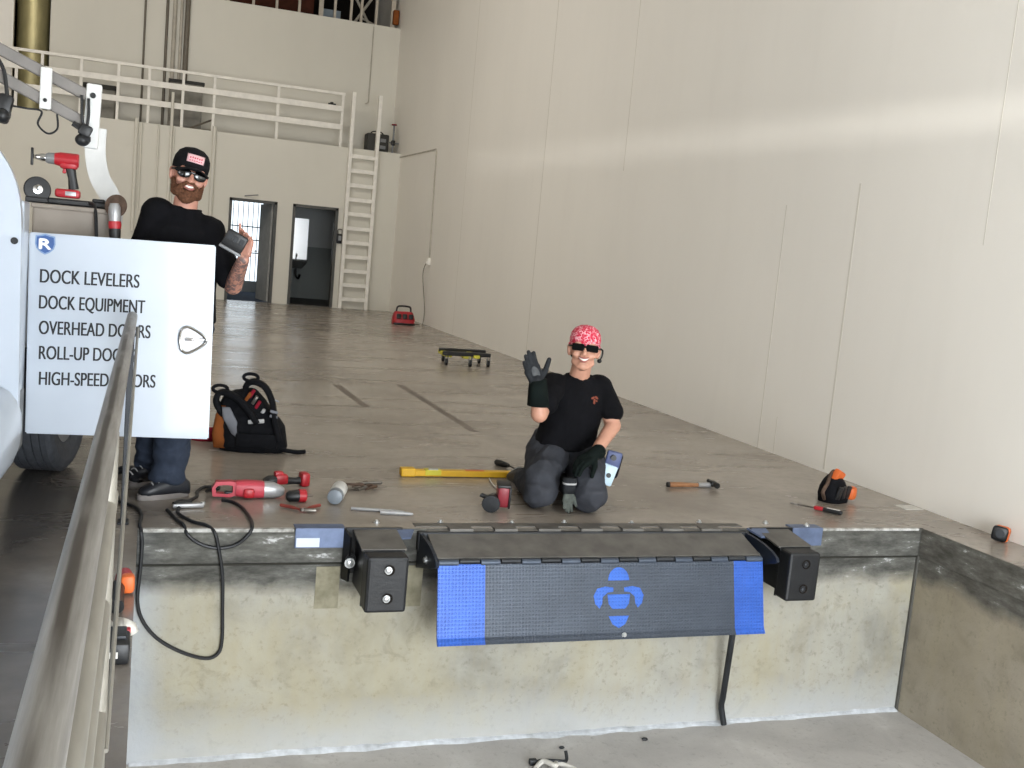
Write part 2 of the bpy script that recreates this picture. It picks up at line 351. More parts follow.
def thing(name, label, cat, loc=(0, 0, 0), rz=0, group=None, rot=None):
    o = bpy.data.objects.new(name, None); COL.objects.link(o); o.empty_display_size = .1
    o.location = loc; o.rotation_euler = rot or (0, 0, rz)
    return tag(o, label, cat, group)
def part(name, mb, m, t, smooth=True, label=None):           # geometry given in the thing's own frame
    o = obj(name, mb, m, t, smooth, world=False)
    if label: o['label'] = label
    return o
def wpart(name, mb, m, t, smooth=True, label=None):          # geometry given in world coordinates
    o = obj(name, mb, m, t, smooth, world=True)
    if label: o['label'] = label
    return o
def struct(name, mb, m, parent=None, smooth=False):
    o = obj(name, mb, m, parent, smooth)
    if parent is None: o['kind'] = 'structure'
    return o
def copy_tree(root):
    r = root.copy(); COL.objects.link(r)
    for ch in list(root.children):
        c = ch.copy(); COL.objects.link(c); c.parent = r; c.matrix_parent_inverse = ch.matrix_parent_inverse
        for g in list(ch.children):
            d = g.copy(); COL.objects.link(d); d.parent = c; d.matrix_parent_inverse = g.matrix_parent_inverse
    return r
def spline(ctrl, n=8):
    P = [V(p) for p in ctrl]; out = []
    for i in range(len(P)-1):
        p0, p1, p2, p3 = P[max(i-1, 0)], P[i], P[i+1], P[min(i+2, len(P)-1)]
        for k in range(n):
            t = k/n
            out.append(.5*((2*p1) + (p2-p0)*t + (2*p0-5*p1+4*p2-p3)*t*t + (3*p1-p0-3*p2+p3)*t**3))
    out.append(P[-1]); return out
def text_mesh(body, size, depth=.001, sx=1.0, bold=.014):
    cu = bpy.data.curves.new('lettering', 'FONT'); cu.body = body; cu.size = size; cu.extrude = depth; cu.offset = 0
    o = bpy.data.objects.new('lettering', cu); COL.objects.link(o)
    dg = bpy.context.evaluated_depsgraph_get(); me = bpy.data.meshes.new_from_object(o.evaluated_get(dg))
    bpy.data.objects.remove(o); bpy.data.curves.remove(cu)
    for v in me.vertices: v.co.x *= sx
    return me
def organic(name, mb, m, parent, voxel=.006, smooth=4, wrinkle=0.0, wscale=14, stretch=(1, 1, 1), keep=None, cut=None):
    """union of closed shapes -> one continuous smoothed surface (world coordinates)"""
    bm = mb.bm; bmesh.ops.recalc_face_normals(bm, faces=bm.faces[:])
    me = bpy.data.meshes.new('tmp'); bm.to_mesh(me); bm.free()
    o = bpy.data.objects.new('tmp', me); COL.objects.link(o)
    r = o.modifiers.new('r', 'REMESH'); r.mode = 'VOXEL'; r.voxel_size = voxel
    s = o.modifiers.new('s', 'SMOOTH'); s.iterations = smooth; s.factor = .5
    dg = bpy.context.evaluated_depsgraph_get(); dg.update()
    me2 = bpy.data.meshes.new_from_object(o.evaluated_get(dg)); bpy.data.objects.remove(o); bpy.data.meshes.remove(me)
    if wrinkle:
        me2.update()
        nn = [v.normal.copy() for v in me2.vertices]
        for v, q in zip(me2.vertices, nn):
            c = V((v.co.x*stretch[0], v.co.y*stretch[1], v.co.z*stretch[2]))*wscale
            a = noise.noise(c + V((7.3, 1.1, 3.7))); b = noise.noise(c*2.3)
            v.co += q*wrinkle*((1-abs(a)*2.2) + .4*b)
    me2.name = name
    return obj_me(name, me2, m, parent, 'all', True)

# ------------------------------------------------------------------ the setting
D = 4.86            # dock face
XW = 4.78           # long right wall
XP = 4.385          # right side of the pit
PZ = -1.135         # pit floor
YB = 21.55          # lower back wall
YU = 22.5           # recessed upper back wall
XL = -9.0; YF = -2.6; ZC = 8.0
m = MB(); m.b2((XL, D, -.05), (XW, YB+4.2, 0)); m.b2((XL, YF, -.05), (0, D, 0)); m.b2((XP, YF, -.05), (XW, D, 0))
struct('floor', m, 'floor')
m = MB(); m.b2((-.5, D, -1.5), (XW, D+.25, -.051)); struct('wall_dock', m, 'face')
m = MB(); m.box(((XP)/2, D+.002, -.084), (XP, .03, .166), None, .006); struct('trim_1', m, 'face')
m = MB(); m.b2((.0, D-.0135, -.176), (XP, D, -.1665)); struct('trim_24', m, mat('dark_groove', '35342F', .9))
m = MB(); m.b2((.02, D-.0165, -.016), (.70, D+.012, .0012), .004); m.b2((3.68, D-.0165, -.014), (XP-.03, D+.006, .001), .004); struct('trim_25', m, mat('chipped_pale_edge', 'C9C8C4', .9, 0, .35, 22, col2='77746E'))
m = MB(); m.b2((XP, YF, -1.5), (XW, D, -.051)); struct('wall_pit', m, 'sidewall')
m = MB(); m.box((XP+.002, (YF+D)/2, -.084), (.03, D-YF-.03, .166), None, .006); struct('trim_2', m, 'sidewall')
m = MB(); m.b2((-.3, YF, -1.5), (0, D, -.051)); struct('wall_pit_left', m, 'sidewall')
m = MB(); m.b2((-.3, YF-3, PZ-.2), (XW, D, PZ)); struct('floor_pit', m, 'pit')
# worn tape outlines and saw cuts on the slab
for i, (a, b) in enumerate((((1.74, 9.9), (1.78, 8.62)), ((1.15, 8.62), (1.78, 8.62)), ((2.41, 10.1), (2.435, 7.6)), ((-2, 13.5), (XW, 13.5)))):
    a, b = V((*a, 0)), V((*b, 0)); d_ = (b-a).normalized(); q_ = V((-d_.y, d_.x, 0))*(.035 if i in (0, 2) else .008)
    m = MB(); m.rings([[a-q_, a+q_, a+q_+V((0, 0, .0006)), a-q_+V((0, 0, .0006))], [b-q_, b+q_, b+q_+V((0, 0, .0006)), b-q_+V((0, 0, .0006))]]); struct('trim_%d' % (20+i), m, mat('worn_floor_mark', '7A7067', .5, 0, .2, 6))
# the dirty joint and crumbs of mortar along the foot of the dock face
m = MB(); pr = []
for i in range(60):
    x = i/59*(XP-.02)+.01; h = .012+.018*abs(noise.noise(V((x*5, 1, 2)))); dpt = .02+.045*abs(noise.noise(V((x*4, 5, 2))))
    pr.append([V((x, D, PZ+h)), V((x, D-dpt*.5, PZ+h*.6)), V((x, D-dpt, PZ)), V((x, D, PZ))])
m.rings(pr); struct('trim_3', m, mat('pale_mortar', 'D3D7DC', .9, 0, .2, 20))
m = MB(); m.b2((XP-.014, D-.016, PZ), (XP, D, 0)); struct('trim_4', m, mat('dark_joint', '5B5A55', .9))

m = MB(); m.b2((XW, YF, PZ), (XW+.25, YB+4.2, ZC))
struct('wall_right', m, 'wall')
# panel joints of the long wall
for i, (y, z0, z1, wd) in enumerate([(7.28, 0, 1.98, .02), (7.05, 0, .3, .012), (6.38, .02, 2.12, .03), (5.12, 1.7, 3.6, .012), (10.47, 2.4, 6, .02), (12.98, 0, 6, .03), (16.6, 0, 6, .02)]):
    m = MB(); m.box((XW, y, (z0+z1)/2), (.0024, wd*.7, z1-z0)); struct('trim_%d' % (5+i), m, 'seam')
m = MB()
for a, b in (((XL, -1.2), (-2, 0)), ):
    pass
d1 = (1.42, 2.34, 2.03); d2 = (2.66, 3.57, 2.03)
m.b2((XL, YB, 0), (d1[0], YB+.16, 3.27)); m.b2((d1[0], YB, d1[2]), (d1[1], YB+.16, 3.27)); m.b2((d1[1], YB, 0), (d2[0], YB+.16, 3.27))
m.b2((d2[0], YB, d2[2]), (d2[1], YB+.16, 3.27)); m.b2((d2[1], YB, 0), (XW, YB+.16, 3.27))
struct('wall_back', m, 'back')
m = MB(); m.b2((XL, YB+.16, 3.1), (XW, 25.8, 3.265)); struct('floor_mezzanine', m, 'cabinet')
m = MB(); m.b2((-2.02, YU, 3.26), (XW, YU+.15, 5.95)); struct('wall_upper', m, 'back')
m = MB(); m.b2((XL, YU, 3.26), (-2.66, YU+.15, ZC)); struct('wall_upper_left', m, 'wall')
m = MB(); m.b2((XL, 25.6, 3.26), (XW, 25.75, ZC)); struct('wall_loft', m, 'void')
m = MB(); m.b2((-2.0, YU+.15, 5.7), (XW, 25.6, 5.85)); struct('floor_loft', m, 'void')
m = MB(); m.b2((XL, YF, ZC), (XW+.25, 25.8, ZC+.15)); struct('ceiling', m, 'ceil')
m = MB(); m.b2((XL-.2, YF, -.3), (XL, 25.8, ZC)); struct('wall_left', m, 'wall')
m = MB(); m.b2((XL, YF-.2, 0), (.3, YF, 2.235)); m.b2((XL, YF-.2, 2.235), (-5.2, YF, 2.345)); m.b2((-1.3, YF-.2, 2.235), (.3, YF, 2.345)); m.b2((XL, YF-.2, 2.345), (.3, YF, ZC)); m.b2((.3, YF-.2, 4.2), (XW, YF, ZC)); m.b2((4.6, YF-.2, PZ), (XW+.25, YF, 4.2)); struct('wall_front', m, 'wall')  # slot added in this unseen wall to shape the streak spot's beam
# rooms behind the two doors
m = MB(); m.b2((1.1, YB+.16, 0), (1.2, 25, 3.1)); m.b2((2.5, YB+.16, 0), (2.6, 25.2, 3.1)); struct('wall_partition', m, 'dark_room')
m = MB(); m.b2((1.2, 25, 0), (1.35, 25.1, 3.1)); m.b2((2.42, 25, 0), (2.5, 25.1, 3.1)); m.b2((1.35, 25, 2.5), (2.42, 25.1, 3.1)); m.b2((1.35, 25, 0), (2.42, 25.1, .26)); struct('wall_entry', m, 'dark_room')
m = MB(); m.b2((1.2, YB+.17, 0), (2.5, 25, .006)); struct('floor_entry', m, 'carpet')
m = MB(); m.b2((1.35, 25.12, .26), (2.42, 25.14, 2.5)); wn = struct('window_1', m, 'sky')
m = MB()
for i in range(10): m.b2((1.40+i*.112, 25.03, .26), (1.415+i*.112, 25.05, 2.5))
for z in (.9, 1.2, 1.5, 2.1): m.b2((1.35, 25.03, z), (2.42, 25.05, z+.025))
obj('security_bars', m, 'doorframe', wn)
m = MB(); m.b2((2.6, 24.1, 0), (4.5, 24.2, 3.1)); m.b2((4.4, YB+.16, 0), (4.5, 24.2, 3.1)); struct('wall_restroom', m, 'dark_room')
m = MB(); m.b2((2.6, 24.07, 0), (4.4, 24.1, 1.18)); m.b2((4.37, YB+.16, 0), (4.4, 24.07, 1.18)); struct('trim_12', m, 'wains')
m = MB(); m.b2((2.6, YB+.17, 0), (4.4, 24.1, .006)); struct('floor_restroom', m, 'darkfloor')
for i, dd in enumerate((d1, d2)):
    m = MB(); y0, y1 = YB-.02, YB+.18
    m.b2((dd[0]-.005, y0, 0), (dd[0]+.05, y1, dd[2])); m.b2((dd[1]-.05, y0, 0), (dd[1]+.005, y1, dd[2])); m.b2((dd[0]-.005, y0, dd[2]-.05), (dd[1]+.005, y1, dd[2]+.005))
    f = struct('door_%d' % (i+1), m, 'doorframe')
    if i == 0:
        m = MB(); a = math.radians(100); R = rotm(0, 0, a); hx, hy = dd[1]-.05, YB+.18
        m.box((hx-.08*1, hy+.43, 1.0), (.045, .86, 1.97), rotm(0, 0, .16)); l_ = obj('door_leaf', m, 'doorleaf', f)
        m = MB(); m.tube([(hx-.2, hy+.8, 1.0), (hx-.25, hy+.8, 1.0)], .02, 10); m.tube([(hx-.25, hy+.8, 1.0), (hx-.24, hy+.68, 1.0)], .011, 8); obj('door_handle', m, 'chrome', l_, True)
        m = MB(); m.tube([(1.7, YB-.02, 2.09), (1.95, YB-.16, 2.13)], .012, 8); obj('closer_arm', m, 'lightgrey', f, True)
m = MB(); m.b2((2.90, 24.04, .88), (3.34, 24.07, 1.80)); t = tag(obj('wall_mirror', m, 'mirror'), 'tall bright mirror over the sink through the right doorway', 'mirror')
t = thing('wall_sink', 'grey wall sink with exposed drain pipe through the right doorway', 'sink', (3.1, 24.0, 0))
m = MB(); m.loft([((3.1, 23.9, .68), (.12, 0, 0), (0, .10, 0)), ((3.1, 23.86, .80), (.21, 0, 0), (0, .18, 0)), ((3.1, 23.85, .86), (.23, 0, 0), (0, .20, 0)), ((3.1, 23.85, .865), (.19, 0, 0), (0, .16, 0)), ((3.1, 23.85, .80), (.13, 0, 0), (0, .11, 0))], 24, 3); wpart('basin', m, 'porcelain', t)
m = MB(); m.tube(spline([(3.1, 23.88, .70), (3.1, 23.88, .52), (3.16, 23.9, .45), (3.2, 23.95, .52), (3.2, 24.06, .52)]), .022, 10); wpart('drain_pipe', m, 'blacksteel', t)
m = MB(); m.tube(spline([(3.1, 24.0, .86), (3.1, 24.0, .98), (3.1, 23.93, 1.0), (3.1, 23.88, .95)]), .014, 10); wpart('tap', m, 'chrome', t)

# ------------------------------------------------------------------ mezzanine, ladder, services on the back wall
t = thing('mezzanine_railing', 'long white guard railing along the mezzanine edge above the two doors', 'railing', (.5, YB+.06, 3.27))
yr = YB+.06
for x in (-5.2, -3.9, -2.48, -2.05, -1.38, -.73, -.18, .44, 1.02, 2.24, 3.52):
    m = MB(); m.b2((x-.026, yr-.026, 3.27), (x+.026, yr+.026, 4.33), .004); wpart('post', m, 'whiterail', t, False)
m = MB(); m.b2((-5.25, yr-.025, 4.29), (3.56, yr+.025, 4.345), .004); wpart('top_rail', m, 'whiterail', t, False)
for z in (3.66, 4.02):
    m = MB(); m.b2((-5.2, yr-.045, z-.055), (3.52, yr-.027, z+.055), .003); wpart('middle_rail', m, 'whiterail', t, False)
t = thing('wall_ladder', 'white fixed ladder climbing the back wall to the mezzanine', 'ladder', (4.0, YB-.1, 0))
for x in (3.71, 4.25):
    m = MB(); m.b2((x-.035, YB-.16, 0), (x+.035, YB-.05, 4.36), .005); wpart('stile', m, 'whiterail', t, False)
for k in range(11):
    m = MB(); z = .20+k*.29; m.b2((3.74, YB-.15, z-.04), (4.22, YB-.09, z+.04), .004); wpart('rung', m, 'whiterail', t, False)
for x, z0, z1, r, mm, y in [(-.32, 3.27, ZC, .02, 'conduitdark', YU-.03), (.09, 3.27, ZC, .028, 'conduitdark', YU-.03), (.23, 3.27, ZC, .04, 'conduit', YU-.045), (.36, 3.27, ZC, .03, 'conduit', YU-.035), (.47, 4.1, ZC, .05, 'conduitdark', YU-.055)]:
    m = MB(); m.tube([(x, y, z0), (x, y, z1)], r, 12)
    tag(obj('conduit', m, mm, None, True), {-.32: 'thin grey conduit alone on upper back wall, leftmost of the pipe row', .09: 'grey pipe second in the row on the upper back wall', .23: 'cream thick pipe in the middle of the upper back wall row', .36: 'cream pipe just left of the thick dark upper wall pipe', .47: 'thick dark pipe ending above the railing, rightmost of the row'}[x], 'pipe', 'conduits on the upper back wall')
for x, z0, z1, r, lab in [(-.37, 1.2, 3.34, .035, 'cream pipe on lower back wall farthest left, capped above the mezzanine edge'), (-.28, .4, 3.27, .02, 'thin cream pipe on lower back wall beside the capped pipe'), (.03, 1.2, 3.27, .02, 'thin cream pipe on lower back wall left of the standing man'), (.26, 1.6, 3.9, .028, 'tall pale pipe behind the standing man, rising past the railing'), (.31, 1.6, 3.27, .016, 'very thin pipe beside the tall pale pipe behind the standing man'), (1.06, 1.2, 3.36, .04, 'cream pipe right of the standing man, capped above the mezzanine edge')]:
    m = MB(); m.tube([(x, YB-.035, z0), (x, YB-.035, z1)], r, 12); tag(obj('conduit', m, 'back', None, True), lab, 'pipe', 'conduits on the lower back wall')
t = thing('insulated_duct', 'brass coloured round duct rising in the gap left of the upper wall', 'duct', (-2.32, 23.2, 3.27))
m = MB(); m.tube([(-2.38, 23.2, 3.265), (-2.38, 23.2, ZC)], .30, 32); wpart('duct_body', m, 'ductfoil', t)
for z in (4.2, 5.4, 6.6):
    m = MB(); m.tube([(-2.38, 23.2, z), (-2.38, 23.2, z+.05)], .308, 32); wpart('band', m, 'ductfoil', t)
m = MB(); m.b2((.2, YU-.46, 3.27), (.82, YU-.13, 4.18), .01); t = thing('electrical_cabinet', 'dark grey cabinet behind the mezzanine railing by the pipes', 'cabinet', (.5, YU-.2, 3.27))
wpart('body', m, 'cabinet', t, False); m = MB(); m.b2((.17, YU-.48, 4.16), (.85, YU-.12, 4.22), .006); wpart('top_cap', m, 'cabinetdark', t, False)
m = MB(); m.b2((.25, YU-.475, 3.35), (.77, YU-.458, 4.1), .004); dr = wpart('door', m, 'cabinet', t, False); m = MB(); m.b2((.28, YU-.50, 3.68), (.31, YU-.473, 3.8), .004); wpart('handle', m, 'cabinetdark', dr, False)
m = MB(); m.tube([(.6, YU-.6, 3.3), (1.02, YU-.5, 3.52)], .018, 8); m.tube([(.5, YU-.65, 3.29), (1.05, YU-.6, 3.30)], .02, 8); tag(obj('scrap_rod', m, 'conduitdark', None, True), 'dark metal rods lying on the mezzanine beside the cabinet', 'rods')
m = MB(); m.b2((-1.35, YU-.5, 3.27), (-.79, YU-.05, 3.9), .02); t = thing('storage_chest', 'grey brown chest behind the mezzanine railing on the left', 'chest', (-1.07, YU-.3, 3.27)); wpart('body', m, 'cabinet', t, False)
m = MB(); m.b2((-1.37, YU-.52, 3.84), (-.77, YU-.03, 3.93), .015); wpart('lid', m, 'cabinetdark', t, False)
t = thing('equipment_case', 'dark grey equipment case standing on the mezzanine beside the ladder top', 'case', (4.36, YB+.45, 3.27))
m = MB(); m.box((4.34, YB+.45, 3.46), (.46, .36, .38), None, .03); wpart('body', m, 'cabinetdark', t, False)
for z in (3.38, 3.52):
    m = MB(); m.box((4.44, YB+.26, z), (.12, .02, .07), None, .006); wpart('vent_plate', m, 'grey', t, False)
m = MB(); m.tube(spline([(4.19, YB+.45, 3.64), (4.26, YB+.45, 3.70), (4.42, YB+.45, 3.70), (4.49, YB+.45, 3.64)]), .012, 8); wpart('handle', m, 'blacksteel', t)
t = thing('valve_riser', 'small pipe riser with red and grey valves in the mezzanine corner', 'valve', (4.66, YB+.3, 3.27))
m = MB(); m.tube([(4.66, YB+.3, 3.27), (4.66, YB+.3, 3.86)], .02, 10); m.tube([(4.58, YB+.3, 3.5), (4.78, YB+.3, 3.5)], .016, 10); wpart('pipe', m, 'grey', t)
m = MB(); m.lathe([(.05, 0), (.055, .012), (.05, .024)], (4.66, YB+.3, 3.86), None, 16); wpart('hand_wheel', m, 'redcloth', t)
m = MB(); m.box((4.66, YB+.29, 3.5), (.08, .08, .10), None, .015); wpart('valve_body', m, 'blacksteel', t)
m = MB(); m.tube([(4.2, YU-.02, 4.4), (4.2, YU-.02, 5.9)], .012, 8); m.tube(spline([(4.2, YU-.02, 4.4), (4.19, YU-.05, 4.33), (4.13, YU-.06, 4.3)]), .012, 8)
tag(obj('pull_cord', m, 'conduit', None, True), 'thin cord hanging down the upper back wall near its right corner', 'cord')
m = MB(); m.b2((3.36, YU-.02, 4.18), (3.52, YU, 4.22)); m.b2((3.40, YU-.06, 4.19), (3.46, YU-.02, 4.24)); tag(obj('wall_hook', m, 'cabinetdark'), 'small dark hook bracket on the upper wall above the railing end', 'hook')
# loft railing and framing above the upper wall
t = thing('loft_framing', 'row of pale upright studs with braces along the dark loft opening', 'framing', (3, YU+.4, 5.85))
for x in (1.25, 1.75, 2.22, 2.68, 3.13, 3.42, 3.76, 3.98, 4.3, 4.66):
    m = MB(); wd = .05 if x not in (3.13, 4.66) else .09; m.b2((x-wd/2, YU+.3, 5.85), (x+wd/2, YU+.36, ZC)); wpart('stud', m, 'studs', t, False)
m = MB(); m.tube([(3.8, YU+.6, 5.9), (4.3, YU+.6, 6.7)], .03, 8); m.tube([(4.3, YU+.6, 5.9), (3.8, YU+.6, 6.7)], .03, 8); m.tube([(4.0, YU+.7, 6.2), (4.6, YU+.7, 6.0)], .02, 8); wpart('cross_brace', m, 'conduit', t)
m = MB(); m.b2((1.2, YU+.9, 5.85), (3.05, YU+1.0, 7.4)); tag(obj('timber_panel', m, 'redwood'), 'red brown timber panel standing inside the dark loft', 'panel')
m = MB(); m.b2((3.2, YU+.7, 5.85), (3.6, YU+.76, 6.25)); tag(obj('leaning_sheet', m, 'bluepane'), 'blue grey sheet leaning behind the loft studs', 'sheet')
m = MB(); m.box((4.7, YU+.2, 6.2), (.12, .12, .3), None, .02); tag(obj('wall_lamp', m, 'orangec'), 'small tan fixture on the long wall at the loft corner', 'fixture')
# keypad lockbox by the right door
t = thing('key_lockbox', 'small black key lockbox hanging beside the right door frame', 'lockbox', (3.62, YB-.03, 1.4))
m = MB(); m.box((3.63, YB-.035, 1.42), (.11, .06, .20), None, .012); wpart('body', m, 'blacksteel', t)
m = MB(); m.tube(spline([(3.59, YB-.04, 1.51), (3.59, YB-.04, 1.6), (3.67, YB-.04, 1.6), (3.67, YB-.04, 1.51)]), .012, 8); wpart('shackle', m, 'steel', t)
m = MB(); m.box((3.63, YB-.07, 1.43), (.06, .012, .10), None, .004); wpart('dial_plate', m, 'grey', t)
# conduit, outlet and cord on the long wall
m = MB(); m.tube([(XW-.014, YB, 3.2), (XW-.014, 18.6, 3.17), (XW-.014, 18.58, 3.12), (XW-.014, 18.46, 1.22)], .013, 8); tag(obj('wall_conduit', m, 'conduit', None, True), 'thin cream conduit bending down the long right wall to an outlet', 'conduit')
t = thing('outlet_box', 'small white outlet box on the long wall above the red charger', 'outlet', (XW-.03, 18.45, 1.14))
m = MB(); m.box((XW-.03, 18.45, 1.15), (.06, .10, .13), None, .01); wpart('body', m, 'whiterail', t); m = MB(); m.box((XW-.065, 18.44, 1.13), (.03, .05, .05), None, .01); wpart('plug', m, 'whiterail', t)
m = MB(); m.tube(spline([(XW-.07, 18.44, 1.13), (XW-.10, 18.5, .9), (XW-.03, 18.47, .3), (XW-.06, 18.4, .012), (4.6, 18.3, .01), (4.46, 18.2, .03)]), .008, 6); tag(obj('power_cord', m, 'conduitdark', None, True), 'thin cord hanging from the wall outlet to the red charger', 'cord')
t = thing('battery_charger', 'red and black tool battery charger case with a carry handle by the far wall', 'charger', (4.30, 18.17, 0))
m = MB(); m.loft([((4.3, 18.17, 0), (.19, 0, 0), (0, .13, 0)), ((4.3, 18.17, .09), (.20, 0, 0), (0, .13, 0)), ((4.3, 18.18, .20), (.17, 0, 0), (0, .10, 0)), ((4.3, 18.18, .23), (.15, 0, 0), (0, .08, 0))], 24, 5); wpart('housing', m, 'red', t)
m = MB(); m.b2((4.11, 18.03, 0), (4.49, 18.31, .035), .01); wpart('base', m, 'blacksteel', t)
for x in (4.19, 4.30, 4.41):
    m = MB(); m.box((x, 18.05, .15), (.08, .05, .09), rotm(-.25), .012); wpart('battery_bay', m, 'black', t)
m = MB(); m.tube(spline([(4.17, 18.18, .20), (4.18, 18.18, .30), (4.24, 18.18, .325), (4.36, 18.18, .325), (4.42, 18.18, .30), (4.43, 18.18, .20)]), .016, 10); wpart('carry_handle', m, 'black', t)
# yellow dolly
t = thing('tool_dolly', 'low black and yellow four wheel dolly on the far floor', 'dolly', (3.72, 12.3, 0), -.05)
Ld, Wd = .66, .42
for s in (-1, 1):
    m = MB(); m.box((.02*s, .20*s, .145), (.62, .06, .05), rotm(0, 0, .12), .012); part('side_bar', m, 'black', t, False)
m = MB(); m.box((.0, 0, .11), (.10, .44, .04), rotm(0, 0, -.1), .008); part('cross_bar', m, 'lime', t, False)
m = MB(); m.box((-.24, .04, .115), (.08, .46, .045), None, .008); m.box((.10, -.02, .12), (.08, .44, .04), None, .008); part('yellow_brace', m, 'lime', t, False)
for x, y in ((-.27, -.20), (.02, -.24), (.27, -.16), (-.22, .21), (.25, .22)):
    m = MB(); m.tube([(x-.014, y, .04), (x+.014, y, .04)], .04, 16); wl = part('caster', m, 'rubber', t)
    m = MB(); m.b2((x-.02, y-.015, .04), (x-.015, y+.015, .12)); m.b2((x+.015, y-.015, .04), (x+.02, y+.015, .12)); part('fork', m, 'grey', wl, False)

# ------------------------------------------------------------------ edge-of-dock leveler
def bolt_head(mb, c, r=.014, h=.012, ax=(0, -1, 0)):
    a = V(ax); q = a.to_track_quat('Z', 'Y').to_matrix()
    return mb.lathe([(0, 0), (r*1.5, 0), (r*1.5, h*.3), (r, h*.3), (r, h), (r*.8, h*1.15), (0, h*1.15)], c, q, 12)
t = thing('dock_leveler', 'steel edge of dock leveler with grey and blue tread plate lip hanging down', 'dock leveler', (2.24, 4.8, 0))
LT = .255
HX0, HX1, HY, HZ = 1.345, 3.125, 4.605, -.088
m = MB(); m.b2((1.30, D-.05, -.10), (3.17, D-.004, -.008), .004); wpart('rear_frame', m, 'darksteel', t, False)
m = MB(); sl = math.atan2(-HZ-.012, D-HY); ln = math.hypot(D-.01-HY, -HZ-.012)
m.box(((HX0+HX1)/2, (D+HY)/2, (HZ-.012)/2+.006), (HX1-HX0, ln, .012), rotm(sl), .003); wpart('deck_plate', m, 'greydeck', t, False)
for k in range(15):
    m = MB(); x = HX0+.06+k*(HX1-HX0-.12)/14
    if k % 2: m.b2((x-.062, D-.035, -.016), (x+.062, D+.03, .006), .003); wpart('rear_hinge_knuckle', m, 'greydeck', t, False)
for k in range(17):
    x0 = HX0+k*(HX1-HX0)/17; x1 = HX0+(k+1)*(HX1-HX0)/17
    m = MB(); m.tube([(x0+.004, HY-.012, HZ-(0 if k % 2 else .006)), (x1-.004, HY-.012, HZ-(0 if k % 2 else .006))], .016 if k % 2 == 0 else .012, 12); wpart('front_hinge_knuckle', m, 'liphinge' if k % 2 == 0 else 'darksteel', t)
def lip_sec(x0, x1):
    mm = MB(); zt, zb, y = HZ-.012, -.462, HY-.022
    k_ = LT; pts = [(y, zt), (y-k_*.332, zb+.03), (y-k_*.362-.014, zb), (y-k_*.365-.004, zb-.004), (y-k_*.332+.012, zb+.03), (y+.012, zt)]
    mm.rings([[V((x0, a, b)) for a, b in pts], [V((x1, a, b)) for a, b in pts]]); return mm
wpart('lip', lip_sec(HX0+.235, HX1-.175), 'lipgrey', t, False)
wpart('lip_end', lip_sec(HX0, HX0+.235), 'lipblue', t, False, 'blue painted tread plate end of the lip')
wpart('lip_end', lip_sec(HX1-.175, HX1), 'lipblue', t, False, 'blue painted tread plate end of the lip')
# stencilled emblem on the lip
def arc(cx, cz, rx, rz, a0, a1, n=14): return [(cx+rx*math.cos(math.radians(a0+(a1-a0)*i/n)), cz+rz*math.sin(math.radians(a0+(a1-a0)*i/n))) for i in range(n+1)]
ex, ez, yy = 2.285, -.268, HY-.0222-LT*.168
em = [arc(0, .085, .058, .065, 0, 180)]
em.append([(-.03, .050), (-.075, .056), (-.118, .046), (-.138, .010), (-.128, -.030), (-.105, -.052), (-.092, -.030), (-.088, .004), (-.062, .026), (-.03, .030)])
em.append([(-x, z) for x, z in em[-1]][::-1])
em.append([(-.062, .016), (.062, .016), (.056, -.030), (.035, -.055), (-.035, -.055), (-.056, -.030)])
em.append([(-.056, -.090), (.056, -.090), (.035, -.130), (0, -.150), (-.035, -.130)])
m = MB()
for pl in em: m.prism(pl, (ex, yy, ez), (1, 0, 0), V((0, LT, 1)).normalized(), .0012)
wpart('stencil_emblem', m, 'logoblue', t, False, 'blue stencilled shield emblem')
m = MB(); bolt_head(m, (2.31, HY-.022-LT*.36-.004, -.443), .009, .01); wpart('lip_bolt', m, 'bolt', t)
for s, x in ((1, 1.315), (-1, 3.155)):
    m = MB(); prof = [(D-.02, -.012), (4.72, -.014), (4.63, -.022), (4.55, -.038), (4.50, -.058), (4.485, -.078), (4.50, -.09), (4.60, -.125), (D-.02, -.195)]
    m.rings([[V((x-.008, a, b)) for a, b in prof], [V((x+.008, a, b)) for a, b in prof]]); g = wpart('side_gusset', m, 'navysteel', t, False)
    m = MB(); bolt_head(m, (x-.008, 4.66, -.10), .014, .012, (-1, 0, 0)); wpart('gusset_bolt', m, 'bolt', g)
for x in (1.45, 1.83, 2.13, 2.52, 2.95):
    m = MB(); m.lathe([(0, 0), (.016, 0), (.016, .004), (.009, .004), (.009, .012), (.006, .015), (0, .015)], (x, D+.10+.015*math.sin(x*9), 0), None, 10); wpart('anchor_bolt', m, 'bolt', t)
m = MB(); m.b2((1.30, D+.02, -.002), (3.17, D+.085, .004), .002); wpart('anchor_strip', m, 'greydeck', t, False)

